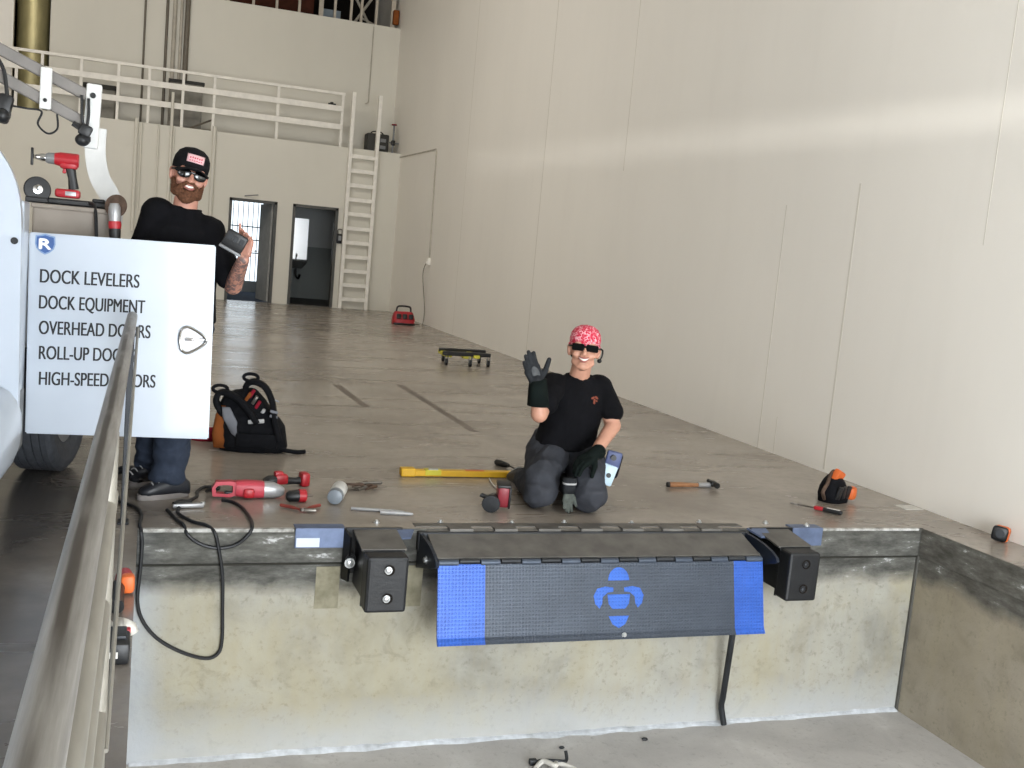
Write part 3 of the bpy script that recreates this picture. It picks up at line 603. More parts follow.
def bumper(x0, x1, label):
    t = thing('dock_bumper', label, 'bumper', ((x0+x1)/2, 4.56, -.17))
    zt, zb = -.040, -.305; w_ = x1-x0; c = (x0+x1)/2
    m = MB(); m.box((c, 4.565, (zt+zb)/2), (w_, .11, zt-zb), None, .014, 2); blk = wpart('rubber_block', m, 'rubber', t, False)
    for z in (-.10, -.235):
        m = MB(); m.lathe([(.024, 0), (.026, .003), (.02, .004), (.02, -.0)], (c+.005, 4.509, z), V((0, -1, 0)).to_track_quat('Z', 'Y').to_matrix(), 20)
        m.lathe([(0, .0), (.02, .0), (.02, .0015), (0, .0015)], (c+.005, 4.509, z), V((0, -1, 0)).to_track_quat('Z', 'Y').to_matrix(), 20); h = wpart('bolt_pocket', m, 'void', blk)
        m = MB(); bolt_head(m, (c, 4.509, z), .0125, .012); wpart('bolt_head', m, 'bolt' if x0 < 2 else 'darksteel', blk)
    m = MB()
    for s in (-1, 1): m.box((c+s*(w_/2-.012), 4.74, -.16), (.012, .24, .22), None, .002)
    m.box((c, 4.615, -.17), (w_, .012, .27), None, .002); wpart('bracket', m, 'blacksteel', t, False)
    m = MB(); m.box((c, 4.735, -.020), (w_+.02, .245, .010), rotm(.13), .002); wpart('top_plate', m, 'greydeck', t, False)
    m = MB(); m.b2((x0-.045, D-.016, -.22), (x1+.04, D-.001, .006), .003); wpart('wall_plate', m, 'blacksteel', t, False)
    m = MB(); m.prism([(0, 0), (.05, -.03), (.05, -.25), (0, -.25)], (x0-.045, D-.018, .006), (.45, -1, 0), (0, 0, 1), .012); bolt_head(m, (x0-.022, D-.065, -.13), .016, .012)
    wpart('side_lug', m, 'blacksteel', t, False)
    m = MB(); bolt_head(m, (x0-.028, D-.075, -.15), .017, .014); wpart('lug_bolt', m, 'bolt', t)
    if x0 < 2: m = MB(); m.prism([(0, 0), (.14, 0), (.11, .20), (.03, .22)], (1.145, D-.012, -.002), (1, 0, 0), (0, -.35, -.1), .01)
    else: m = MB(); m.prism([(0, 0), (.12, 0), (.10, .20), (.03, .20)], (3.18, D-.012, .004), (1, 0, 0), (0, -.5, -.1), .01)
    wpart('corner_plate', m, 'plateblue', t, False)
    m = MB(); m.lathe([(0, 0), (.016, 0), (.016, .004), (.009, .004), (.009, .012), (.006, .015), (0, .015)], (c+.03, D+.10, 0), None, 10); wpart('anchor_bolt', m, 'bolt', t)
bumper(.992, 1.187, 'black rubber dock bumper with two pale bolts, at the left end of the leveler')
bumper(3.246, 3.436, 'black rubber dock bumper with dark bolt holes, at the right end of the leveler')
t = thing('lift_bar', 'dark steel lift bar hanging from the lip down to the pit floor', 'bar', (3.1, 4.8, PZ))
m = MB(); m.tube([(3.06, 4.67, -.30), (3.075, 4.70, -.50), (3.125, 4.80, -.96), (3.128, 4.812, -1.0), (3.132, 4.812, -1.03), (3.152, 4.80, PZ+.016)], .017, 12); wpart('rod', m, 'darksteel', t)
m = MB(); m.tube([(3.03, 4.67, -.30), (3.09, 4.67, -.30)], .014, 10); wpart('pivot', m, 'blacksteel', t)
t = thing('embedded_plate', 'blue grey steel plate with white sticker in the dock edge, left of the left bumper', 'plate', (.83, D, -.05))
m = MB(); m.b2((.705, D-.022, -.092), (.944, D+.06, .006), .003); wpart('plate', m, 'plateblue', t, False)
m = MB(); m.b2((.712, D-.0235, -.086), (.822, D-.022, -.042)); wpart('sticker', m, 'sticker', t, False)
t = thing('embedded_plate', 'plain blue grey steel plate in the dock edge, right of the right bumper', 'plate', (3.57, D, -.05))
m = MB(); m.b2((3.475, D-.022, -.098), (3.675, D+.06, .006), .003); wpart('plate', m, 'plateblue', t, False)
m = MB(); m.lathe([(0, 0), (.018, 0), (.018, .006), (0, .02)], (3.59, D+.02, .006), None, 10); wpart('plate_bolt', m, 'bolt', t)
# patches left where the old bumpers were bolted
for x, s in ((.82, 1), (1.235, -1)):
    m = MB(); m.b2((x, D-.004, -.40), (x+.115, D+.001, -.19)); o = struct('trim_%d' % (13 if s > 0 else 14), m, mat('old_bumper_mark', '98937F', .9, 0, .25, 14, col2='77725F'))

# ------------------------------------------------------------------ guardrail beside the pit
t = thing('guardrail', 'weathered galvanised pipe guardrail along the left edge of the pit', 'guardrail', (-.065, 2.3, 0))
m = MB(); m.tube([(-.067, y, .945) for y in (-1.6, 0, 1, 2, 3, 4, 5.04)], .0225, 24); wpart('top_rail', m, 'galv', t)
for z, y1, mm in ((.765, 2.42, 'beigeiron'), (.61, 2.12, 'beigeiron'), (.30, 2.40, 'beigeiron')):
    m = MB(); m.tube([(-.065, -1.6, z), (-.065, .5, z), (-.065, y1, z)], .0215, 16); wpart('lower_rail', m, mm, t)
for y in (-.6, 2.30):
    m = MB(); m.tube([(-.065, y, 0), (-.065, y, .93)], .02, 16); pst = wpart('post', m, 'beigeiron', t)
    m = MB(); m.b2((-.115, y-.05, 0), (-.015, y+.05, .01), .003); wpart('foot_plate', m, 'beigeiron', pst, False)
m = MB(); m.b2((-.078, 4.93, 0), (-.052, 4.985, .93), .003); pst = wpart('end_post', m, 'darksteel', t, False, 'dark flat end post')
m = MB(); m.b2((-.09, 4.92, 0), (-.04, 5.0, .01), .003); wpart('foot_plate', m, 'darksteel', pst, False)
m = MB(); m.tube([(-.040, 4.99, .90), (-.042, 2.2, .27)], .006, 8); wpart('brace', m, 'beigeiron', t, True, 'thin diagonal brace')

# ------------------------------------------------------------------ service truck
DY = 5.20
t = thing('service_truck', 'white service truck with an open lettered cabinet door, at the left', 'truck', (-1.3, 4.6, 0))
m = MB(); m.b2((-2.35, .9, .50), (-.66, 5.24, 1.30), .05); m.b2((-2.2, 5.24, .42), (-.56, 5.33, 1.30), .02)
wpart('body', m, 'white', t, False)
m = MB(); m.b2((-2.2, 5.33, .74), (-.20, 6.9, 1.26), .03); wpart('rear_cabinet', m, 'offwhite', t, False)
m = MB(); m.b2((-2.3, 1.0, .30), (-.9, 6.8, .52), .02); wpart('chassis', m, 'blacksteel', t, False)
m = MB(); m.loft([((-.66, 3.7, .42), (.10, 0, 0), (0, .2, 0)), ((-.62, 4.1, .46), (.13, 0, 0), (0, .05, .16)), ((-.60, 4.5, .50), (.14, 0, 0), (0, .05, .18)), ((-.60, 4.75, .46), (.12, 0, 0), (0, .06, .15)), ((-.61, 4.92, .38), (.05, 0, 0), (0, .04, .08))], 20, 2.6); wpart('fender', m, 'white', t, 'all')
m = MB(); m.b2((-.60, 5.04, .30), (-.52, 5.19, .58), .012); wpart('splash_guard', m, 'truckgrey', t, False)
m = MB(); m.b2((-.585, 5.0, .55), (-.525, 5.22, 1.42), .012); wpart('hinge_pillar', m, 'white', t, False)
# near rack leg: curved white upright
def ribbon(pts, wv, th):
    out = []
    for i, p in enumerate(pts):
        p = V(p); d = (V(pts[min(i+1, len(pts)-1)])-V(pts[max(i-1, 0)])).normalized(); n_ = d.cross(V((0, 1, 0))).normalized()
        a = n_*(wv[i] if isinstance(wv, list) else wv); y = V((0, th/2, 0))
        out.append([p-a-y, p+a-y, p+a+y, p-a+y])
    return MB().rings(out)
c = spline([(-.72, 4.6, 1.68), (-.63, 4.6, 1.60), (-.565, 4.6, 1.50), (-.535, 4.6, 1.38), (-.53, 4.6, 1.2), (-.525, 4.6, .9), (-.52, 4.6, .52)], 6)
wpart('rack_leg', ribbon(c, .042, .06), 'white', t, 'n')
m = MB(); m.tube([(-.512, 4.565, 1.255), (-.512, 4.58, 1.255)], .014, 14); wpart('leg_bolt', m, 'blacksteel', t)
c = spline([(-.296, 5.93, 1.835), (-.296, 5.93, 1.705), (-.27, 5.93, 1.585), (-.216, 5.93, 1.49), (-.20, 5.93, 1.38), (-.23, 5.93, 1.25)], 6)
wpart('rack_leg', ribbon(c, .05, .04), 'offwhite', t, 'n')
# drop-down ladder rack: two parallel arms with end plate, link plate and rope clamps
for (a, b) in (((-.98, 4.9, 2.175), (-.285, 4.9, 1.885)), ((-.98, 4.9, 2.08), (-.28, 4.9, 1.765))):
    d = V(b)-V(a); m = MB(); m.box((V(a)+V(b))/2, (d.length, .035, .048), rotm(0, math.atan2(-d.z, d.x), 0), .006); wpart('rack_arm', m, 'alu', t, False)
m = MB(); m.box((-.262, 4.885, 1.80), (.062, .03, .27), rotm(0, .03), .008); wpart('end_plate', m, 'offwhite', t, False)
m = MB(); m.box((-.445, 4.87, 1.89), (.045, .03, .17), None, .006); wpart('link_plate', m, 'offwhite', t, False)
m = MB(); m.tube([(-.262, 4.86, 1.885), (-.262, 4.872, 1.885)], .012, 12); m.tube([(-.445, 4.845, 1.84), (-.445, 4.858, 1.84)], .008, 12); wpart('plate_bolt', m, 'blacksteel', t)
m = MB(); m.tube(spline([(-.305, 4.86, 1.88), (-.30, 4.85, 1.79), (-.285, 4.85, 1.74), (-.275, 4.85, 1.79), (-.278, 4.86, 1.87)]), .006, 6)
m.ell((-.295, 4.85, 1.695), (.03, .03, .026)); m.box((-.285, 4.85, 1.735), (.05, .04, .05), rotm(0, .4), .01); m.tube([(-.335, 4.85, 1.76), (-.29, 4.85, 1.735)], .012, 8); m.tube([(-.30, 4.83, 1.70), (-.262, 4.83, 1.70)], .011, 8); wpart('rope_clamp', m, 'black', t)
m = MB(); m.tube(spline([(-.625, 4.84, 1.98), (-.60, 4.84, 1.93), (-.585, 4.84, 1.82), (-.58, 4.84, 1.75), (-.62, 4.84, 1.73)]), .009, 6); m.box((-.60, 4.85, 1.785), (.06, .05, .12), rotm(0, .2), .015); m.ell((-.60, 4.83, 1.755), (.026, .03, .03)); wpart('rope_clamp', m, 'black', t)
m = MB(); m.tube(spline([(-.60, 4.88, 1.805), (-.52, 4.88, 1.80), (-.46, 4.88, 1.795), (-.47, 4.86, 1.74), (-.43, 4.85, 1.705), (-.395, 4.86, 1.73), (-.40, 4.88, 1.79)]), .0045, 6); wpart('tie_cord', m, 'darksteel', t)
# wheel, slightly steered
Rw = Matrix.Translation((-.485, 6.06, .355)) @ rotm(0, 0, math.radians(-13)) @ rotm(0, PI/2, 0)
m = MB()
prof = [(.20, -.10), (.25, -.118), (.30, -.122), (.335, -.112), (.352, -.095)]
for a, b in ((-.095, -.066), (-.060, -.026), (-.020, .020), (.026, .060), (.066, .095)):
    prof += [(.340, a-.001), (.356, a), (.356, b), (.340, b+.001)]
prof += [(.352, .095), (.335, .112), (.30, .122), (.25, .118), (.20, .10), (.20, -.10)]
mm = MB(); mm.lathe(prof, (0, 0, 0), None, 48); mm.bm.transform(Rw); wh = wpart('wheel', mm, 'tyre', t, False, 'black ribbed tyre')
mm = MB(); mm.lathe([(.205, .09), (.19, .06), (.17, .05), (.09, .07), (.06, .095), (0, .1)], (0, 0, 0), None, 32); mm.lathe([(.205, .09), (.20, -.09), (.19, -.08), (.19, .06)], (0, 0, 0), None, 32); mm.bm.transform(Rw); wpart('rim', mm, 'grey', wh)
# the open cabinet door
m = MB(); m.rings([[V((x, DY-.0, z)) for x, z in ((-.512, .357), (.307, .352), (.291, 1.296), (-.523, 1.284))], [V((x, DY+.035, z)) for x, z in ((-.512, .357), (.307, .352), (.291, 1.296), (-.523, 1.284))]])
bmesh.ops.bevel(m.bm, geom=m.bm.edges[:], offset=.006, segments=2, affect='EDGES')
dr = wpart('cabinet_door', m, 'white', t, False, 'large white lettered door standing open')
m = MB(); m.tube([(-.535, DY+.02, .40), (-.545, DY+.02, 1.27)], .009, 10); wpart('hinge', m, 'steel', dr)
def letter(body, x0, x1, z, cap=.062, tilt=.018):
    me = text_mesh(body, 1.0, 0.0, 1.0)
    xs = [v.co.x for v in me.vertices]; ys = [v.co.y for v in me.vertices]
    sx = (x1-x0)/(max(xs)-min(xs)); sy = cap/max(ys); mnx = min(xs)
    bm = bmesh.new(); bm.from_mesh(me); bpy.data.meshes.remove(me)
    for v in bm.verts:
        xx = x0+(v.co.x-mnx)*sx; v.co = V((xx, DY-.0012, z+v.co.y*sy+(xx-x0)*tilt))
    q = MB(); r0 = bm.copy(); q.bm.free(); q.bm = bm
    for i, dx in enumerate((.0016, -.0016, .0008)): q.merge(r0.copy(), Matrix.Translation((dx, -.0002*(i+1), 0)))
    r0.free(); return q
for body, x0, x1, z in (('DOCK LEVELERS', -.471, -.046, 1.060), ('DOCK EQUIPMENT', -.471, -.016, .941), ('OVERHEAD DOORS', -.468, .014, .824), ('ROLL-UP DOORS', -.464, -.048, .708), ('HIGH-SPEED DOORS', -.460, .047, .588)):
    wpart('lettering', letter(body, x0, x1, z), 'ink', dr, False)
sh = [(-.038, .034), (-.02, .037), (0, .043), (.02, .037), (.038, .034), (.040, .0), (.034, -.020), (.018, -.036), (0, -.045), (-.018, -.036), (-.034, -.020), (-.040, .0)]
m = MB(); m.prism([(x*1.08, z*1.08) for x, z in sh], (-.455, DY-.0008, 1.236), (1, 0, 0), (0, 0, 1), .0008); wpart('badge_rim', m, mat('pale_blue_rim', '7F9CC4', .4), dr, False)
m = MB(); m.prism([(x*.92, z*.92) for x, z in sh], (-.455, DY-.0016, 1.236), (1, 0, 0), (0, 0, 1), .0008); wpart('badge_shield', m, 'badge', dr, False)
me = text_mesh('R', 1.0, 0.0, 1.0); bm = bmesh.new(); bm.from_mesh(me); xs = [v.co.x for v in bm.verts]; ys = [v.co.y for v in bm.verts]
for v in bm.verts: v.co = V((-.479+(v.co.x-min(xs))/(max(xs)-min(xs))*.048, DY-.0032, 1.214+v.co.y/max(ys)*.044))
r0 = bm.copy()
q = MB(); q.bm.free(); q.bm = bm
for dx, dz in ((.003, 0), (-.003, 0), (0, .003), (0, -.003)):
    tmp = r0.copy(); q.merge(tmp, Matrix.Translation((dx, -.0001*(1+dx*100+dz*200), dz)))
r0.free(); wpart('badge_letter', q, 'badgewhite', dr, False)
# paddle latch
hx, hz = .196, .835
m = MB(); m.prism([(-.055, -.045), (.0, -.072), (.045, -.035), (.062, 0), (.045, .035), (.0, .072), (-.055, .045)], (hx, DY, hz), (1, 0, 0), (0, 0, 1), .006); lt = wpart('latch_dish', m, 'lightgrey', dr, False)
m = MB(); m.tube(spline([(hx-.04, DY-.010, hz-.05), (hx-.05, DY-.010, hz), (hx-.04, DY-.010, hz+.05), (hx+.0, DY-.010, hz+.06), (hx+.075, DY-.012, hz+.002), (hx, DY-.010, hz-.06), (hx-.04, DY-.010, hz-.05)]), .007, 8); m.box((hx+.02, DY-.012, hz+.005), (.09, .008, .014), None, .003); wpart('latch_ring', m, 'chrome', dr)
# taupe tool box riding on the cabinet
m = MB(); m.b2((-.54, 5.47, 1.262), (-.175, 5.85, 1.405), .012); t2 = thing('flat_box', 'taupe flat box lying on the truck behind the lettered door', 'box', (-.35, 5.5, 1.262)); wpart('body', m, 'toolbox', t2, False)
m = MB(); m.b2((-.547, 5.462, 1.398), (-.168, 5.858, 1.42), .006); wpart('lid', m, 'toolbox', t2, False)

# ------------------------------------------------------------------ tools on the truck
def drill_parts(t, body='red', chuck=True):
    """pistol-grip cordless tool standing on its battery, nose along -x"""
    m = MB(); m.tube([(.075, 0, .185), (.07, 0, .185), (-.01, 0, .185), (-.035, 0, .185)], [.030, .034, .034, .028], 20); m.box((.03, 0, .165), (.085, .055, .05), None, .016); part('motor_housing', m, body, t)
    m = MB(); m.tube([(-.035, 0, .185), (-.065, 0, .185), (-.075, 0, .185)], [.028, .026, .02], 20); part('gear_case', m, 'grey', t)
    if chuck:
        m = MB(); m.tube([(-.072, 0, .185), (-.09, 0, .185), (-.115, 0, .185), (-.125, 0, .185)], [.016, .019, .013, .008], 16); part('chuck', m, 'chrome', t)
    m = MB(); m.loft([((.035, 0, .16), (.024, 0, .006), (0, .020, 0)), ((.048, 0, .10), (.020, 0, .004), (0, .017, 0)), ((.056, 0, .045), (.024, 0, .004), (0, .019, 0))], 16, 2.6); part('grip', m, 'black', t)
    m = MB(); m.box((.012, 0, .135), (.018, .016, .034), rotm(0, .2), .006); part('trigger', m, body, t)
    m = MB(); m.box((.03, 0, .022), (.115, .075, .042), None, .012); bt = part('battery', m, body, t)
    m = MB(); m.box((.045, -.038, .022), (.05, .004, .022), None, .002); part('battery_label', m, 'lightgrey', bt)
t = thing('drill_driver', 'red and grey cordless drill standing on its battery on the taupe box', 'drill', (-.43, 5.64, 1.458))
drill_parts(t)
m = MB(); m.tube([(-.128, 0, .185), (-.132, 0, .185)], .011, 10); m.box((-.136, 0, .185), (.012, .02, .085), None, .004); part('socket_bar', m, 'blacksteel', t)
t = thing('charger_cradle', 'flat black tool cradle under the red drill on the taupe box', 'cradle', (-.37, 5.64, 1.421))
m = MB(); m.box((0, 0, .016), (.30, .12, .032), None, .008); part('tray', m, 'black', t, False); m = MB(); m.box((.115, -.02, .036), (.06, .09, .02), None, .008); part('clip', m, 'black', t, False)
m = MB(); m.tube(spline([(-.30, 5.60, 1.44), (-.27, 5.50, 1.435), (-.258, 5.445, 1.38), (-.25, 5.42, 1.275)]), .008, 8); tag(obj('tool_cable', m, 'cable', None, True), 'black cable hanging over the front of the taupe box', 'cable')
t = thing('cutting_wheel', 'black cutting wheel on a steel arbor at the left end of the taupe box', 'wheel', (-.53, 5.56, 1.485))
m = MB(); q = V((.25, -1, .1)).to_track_quat('Z', 'Y').to_matrix(); m.lathe([(0, -.008), (.03, -.008), (.058, -.006), (.062, 0), (.058, .006), (.03, .008), (0, .008)], (0, 0, 0), q, 32); part('disc', m, 'rubber', t)
m = MB(); m.lathe([(0, .008), (.022, .008), (.022, .016), (.010, .018), (.008, .06), (0, .06)], (0, 0, 0), q, 16); part('arbor', m, 'chrome', t)
m = MB(); m.box((.0, .0, -.05), (.10, .06, .028), None, .006); part('stand', m, 'black', t, False)
t = thing('angle_grinder', 'grey and red angle grinder standing upright behind the lettered door', 'grinder', (-.165, 5.395, 1.262), 0, None, (0, -.06, -.3))
m = MB(); m.tube([(0, 0, 0), (0, 0, .06), (0, 0, .07)], [.024, .027, .026], 18); part('battery_end', m, 'black', t)
m = MB(); m.tube([(0, 0, .07), (0, 0, .09), (0, 0, .105)], [.028, .030, .028], 18); part('red_sleeve', m, 'red', t)
m = MB(); m.tube([(0, 0, .105), (0, 0, .14), (0, 0, .17), (0, 0, .19)], [.026, .029, .028, .02], 18); part('gear_head', m, 'lightgrey', t)
m = MB(); m.lathe([(0, -.004), (.055, -.004), (.056, 0), (.055, .004), (0, .004)], (0, .02, .178), V((.15, 1, -.15)).to_track_quat('Z', 'Y').to_matrix(), 28); part('sanding_disc', m, 'rust', t)

# ------------------------------------------------------------------ things on the floor left of the leveler
def G(n_, lab, cat, x, y, rz=0, grp=None, z=0): return thing(n_, lab, cat, (x, y, z), rz, grp)
t = G('reciprocating_saw', 'large faded red corded saw with grey nose lying near the dock edge', 'saw', .54, 5.44, .0)
m = MB(); m.rings([[V((x, dy, z)) for x, z in arc(-.118, .05, .062, .042, 0, 360, 20)[:-1]] for dy in (-.022, .022)])
ring = MB()
ro = [(-.185, .012), (-.19, .055), (-.17, .088), (-.10, .092), (-.06, .085), (-.06, .02), (-.10, .008)]; ri = [(-.168, .028), (-.172, .055), (-.158, .070), (-.11, .073), (-.085, .068), (-.085, .032), (-.11, .024)]
m.bm.free(); m = MB(); L_ = []
for poly, dy in ((ro, -.024), (ro, .024), (ri, .024), (ri, -.024)): L_.append([V((x, dy, z)) for x, z in poly])
m.rings(L_, False, True); part('d_handle', m, 'redfaded', t)
m = MB(); m.loft([((-.07, 0, .052), (0, .036, 0), (0, 0, .040)), ((-.02, 0, .050), (0, .042, 0), (0, 0, .046)), ((.05, 0, .048), (0, .042, 0), (0, 0, .045)), ((.075, 0, .047), (0, .038, 0), (0, 0, .042))], 20, 3); part('motor_housing', m, 'redfaded', t)
m = MB(); m.loft([((.073, 0, .047), (0, .040, 0), (0, 0, .044)), ((.12, 0, .045), (0, .040, 0), (0, 0, .042)), ((.16, 0, .040), (0, .030, 0), (0, 0, .03)), ((.18, 0, .038), (0, .016, 0), (0, 0, .016))], 20, 2.6); part('nose_cone', m, 'lightgrey', t)
m = MB(); m.box((-.005, -.044, .035), (.055, .02, .05), None, .012); part('brush_cover', m, 'red', t)
m = MB(); m.box((-.10, 0, .028), (.05, .03, .016), None, .005); part('trigger', m, 'black', t)
t = G('ratchet_tool', 'red and black cordless ratchet lying behind the faded red saw', 'ratchet', .76, 5.70, .22)
m = MB(); m.loft([((-.125, 0, .03), (0, .022, 0), (0, 0, .02)), ((-.10, 0, .034), (0, .034, 0), (0, 0, .032)), ((-.06, .0, .036), (0, .03, 0), (0, 0, .03))], 18, 2.6); m.tube([(-.105, -.01, .02), (-.14, -.03, .015)], .014, 10); part('head', m, 'black', t)
m = MB(); m.box((-.03, 0, .045), (.075, .055, .06), None, .016); m.box((-.045, 0, .075), (.05, .04, .03), None, .01); part('motor_housing', m, 'red', t)
m = MB(); m.tube([(.0, 0, .034), (.05, 0, .032), (.085, 0, .032)], [.022, .019, .022], 16); part('grip', m, 'black', t)
m = MB(); m.box((.105, 0, .04), (.05, .075, .078), None, .014); bt = part('battery', m, 'red', t); m = MB(); m.box((.131, 0, .04), (.004, .03, .03), None, .004); part('battery_contact', m, 'black', bt)
t = G('hammer_drill_chuck', 'stubby black and red tool head lying just right of the faded red saw', 'tool', .775, 5.36, .1)
m = MB(); m.tube([(-.055, 0, .032), (-.04, 0, .032), (.01, 0, .034)], [.018, .03, .031], 18); part('head', m, 'black', t)
m = MB(); m.tube([(.01, 0, .034), (.045, 0, .034), (.05, 0, .034)], [.034, .034, .028], 18); part('red_collar', m, 'red', t)
m = MB(); m.tube([(.05, .005, .036), (.085, .012, .03)], .006, 8); part('bit', m, 'steel', t)
t = G('pliers', 'worn brown handled pliers lying open in front of the stubby tool head', 'pliers', .78, 5.16, 0)
for s in (-1, 1):
    m = MB(); m.tube(spline([(s*.015-.0, 0, .014), (s*.055, .05, .014), (s*.10, .085, .014)], 5), [.006]*3+[.009]*8, 8); part('handle', m, 'plierred', t)
m = MB(); m.tube([(0, 0, .006), (0, 0, .022)], .014, 12); m.box((.035, -.006, .014), (.06, .018, .012), rotm(0, 0, .12), .003); m.box((.035, -.022, .014), (.06, .012, .012), rotm(0, 0, -.15), .003); part('jaws', m, 'steel', t)
t = G('spray_can', 'white can with grey lid lying on its side beside the drill bits', 'can', .985, 5.37, math.radians(-17))
q = V((0, 1, 0)).to_track_quat('Z', 'Y').to_matrix()
m = MB(); m.lathe([(0, -.02), (.040, -.02), (.042, -.015), (.042, .135), (.039, .142), (.03, .148), (0, .148)], (0, 0, .043), q, 28); part('can_body', m, 'canwhite', t)
m = MB(); m.lathe([(0, -.075), (.034, -.075), (.039, -.072), (.0405, -.02), (0, -.02)], (0, 0, .043), q, 28); part('lid', m, 'canlid', t)
for k, (x, y, a, ln, mm, lab) in enumerate([(1.115, 5.62, .5, .13, 'steel', 'thin drill bit nearest the white can'), (1.14, 5.70, -.1, .12, 'rust', 'brown bit at the back left of the loose pile'), (1.165, 5.58, .9, .10, 'steel', 'short bit lying nearest the camera in the loose pile'), (1.19, 5.68, .35, .14, 'rust', 'thick brown bit in the middle of the loose pile'), (1.225, 5.63, .8, .12, 'rust', 'brown bit crossing the right half of the loose pile'), (1.245, 5.72, .15, .13, 'steel', 'long bit at the right end of the loose pile'), (1.20, 5.76, .6, .09, 'rust', 'small bit at the back of the loose pile')]):
    t = thing('drill_bit', lab, 'drill bit', (x, y, .008+.006*(k % 3)), 0, 'loose drill bits by the white can', (0, 0, a))
    m = MB(); m.tube([(-ln/2, 0, .004), (ln*.1, 0, .004)], .0075, 8); part('shank', m, mm, t)
    m = MB(); m.tube([(ln*.1, 0, .004), (ln*.42, 0, .004), (ln/2, 0, .004)], [.011, .011, .003], 8); part('flute', m, mm, t)
for (x0, y0, x1, y1, r, lab) in ((1.035, 5.205, 1.30, 5.135, .009, 'long pale steel rod lying at the dock edge, farther of two'), (1.17, 5.12, 1.335, 5.085, .011, 'shorter pale steel chisel lying at the dock edge, nearer of two')):
    m = MB(); m.tube([(x0, y0, r), (x1-.03, y1+.03*(y0-y1)/(x1-x0), r), (x1, y1, r)], [r, r, r*.6], 8); tag(obj('steel_rod', m, 'lightgrey', None, True), lab, 'rod')
t = G('spirit_level', 'yellow level lying on the floor left of the kneeling man', 'level', 1.90, 6.02, 0)
m = MB(); m.box((.03, 0, .022), (.78, .055, .036), None, .004); part('beam', m, 'yellow', t, False)
m = MB(); m.box((-.375, 0, .026), (.09, .068, .05), None, .008); part('end_cap', m, 'yellow', t, False)
m = MB(); m.box((-.22, -.002, .028), (.10, .058, .034), None, .004); v_ = part('vial_window', m, 'lime', t, False); m = MB(); m.tube([(-.25, -.02, .046), (-.19, -.02, .046)], .008, 10); part('vial', m, 'lightgrey', v_)
m = MB(); m.box((.05, 0, .0415), (.12, .03, .002)); part('mark', m, 'orange', t, False)
t = G('screwdriver', 'black handled screwdriver resting beside the yellow level at the kneeling man', 'screwdriver', 2.27, 6.26, math.atan2(-.24, .10))
m = MB(); m.tube([(-.15, 0, .02), (-.14, 0, .02), (-.09, 0, .02), (-.04, 0, .02), (-.02, 0, .02)], [.012, .019, .021, .017, .012], 12); part('handle', m, 'black', t)
m = MB(); m.tube([(-.02, 0, .02), (.12, 0, .01)], .005, 8); part('shaft', m, 'blacksteel', t)
m = MB(); m.tube(spline([(2.03, 5.96, .006), (2.0, 5.80, .006), (1.99, 5.62, .006)], 4), .005, 6); tag(obj('wire', m, 'paper', None, True), 'thin pale wire on the floor between level and red tool', 'wire')
t = G('compact_grinder', 'small red and black cordless cutter standing left of the kneeling man', 'cutter', 1.83, 5.22, -.3)
m = MB(); m.tube([(-.03, -.05, .042), (-.02, .02, .042), (-.015, .05, .05)], [.038, .042, .035], 18); part('motor_housing', m, 'black', t)
m = MB(); m.lathe([(0, -.01), (.048, -.008), (.05, 0), (.048, .008), (0, .01)], (-.03, -.065, .048), V((0, 1, .15)).to_track_quat('Z', 'Y').to_matrix(), 24); part('blade_guard', m, 'darksteel', t)
m = MB(); m.tube([(-.05, -.02, .07), (-.09, -.02, .085)], [.014, .012], 10); part('side_handle', m, 'black', t)
m = MB(); m.box((.035, .045, .075), (.07, .09, .12), rotm(.15, 0, .1), .016); bt = part('battery', m, 'darkred', t); m = MB(); m.box((.035, .045, .135), (.075, .095, .02), rotm(.15, 0, .1), .006); m.box((.068, .045, .075), (.012, .095, .12), rotm(.15, 0, .1), .004); part('battery_rail', m, 'black', bt)
t = G('hammer', 'wooden handled hammer lying alone on the floor right of the kneeling man', 'hammer', 3.39, 5.82, .02)
m = MB(); m.tube([(-.20, 0, .018), (-.12, 0, .018), (.0, 0, .016), (.08, 0, .016)], [.016, .017, .013, .012], 12); part('handle', m, 'wood', t)
m = MB(); m.tube([(-.205, 0, .018), (-.19, 0, .018)], .0175, 12); part('end_grip', m, 'black', t)
m = MB(); m.tube([(.02, 0, .017), (.115, 0, .018)], .017, 12); part('collar', m, 'lightgrey', t)
m = MB(); m.box((.125, 0, .028), (.04, .06, .036), None, .008); m.tube([(.125, -.03, .028), (.125, -.06, .028), (.125, -.07, .028)], [.016, .019, .018], 14); m.tube(spline([(.125, .02, .03), (.13, .06, .034), (.16, .10, .02)], 4), [.014]*4+[.009]*5, 10); part('head', m, 'blacksteel', t)
t = G('utility_knife', 'red and black utility tool with white label lying before the orange tool pouch', 'knife', 3.93, 5.25, math.atan2(-.27, .19))
m = MB(); m.box((.09, 0, .016), (.12, .03, .026), None, .008); hd = part('handle', m, 'black', t, False); m = MB(); m.box((.095, -.002, .030), (.08, .018, .003), None, .001); part('white_label', m, 'paper', hd, False)
m = MB(); m.box((.005, 0, .016), (.06, .03, .024), None, .008); part('red_grip', m, 'red', t, False)
m = MB(); m.tube([(-.02, 0, .014), (-.13, 0, .012)], .006, 8); m.box((-.15, .0, .012), (.05, .022, .008), rotm(0, 0, .3), .002); part('blade', m, 'steel', t)
t = G('tool_pouch', 'black and orange tool pouch slumped on the floor near the right wall', 'pouch', 4.22, 5.50, .4)
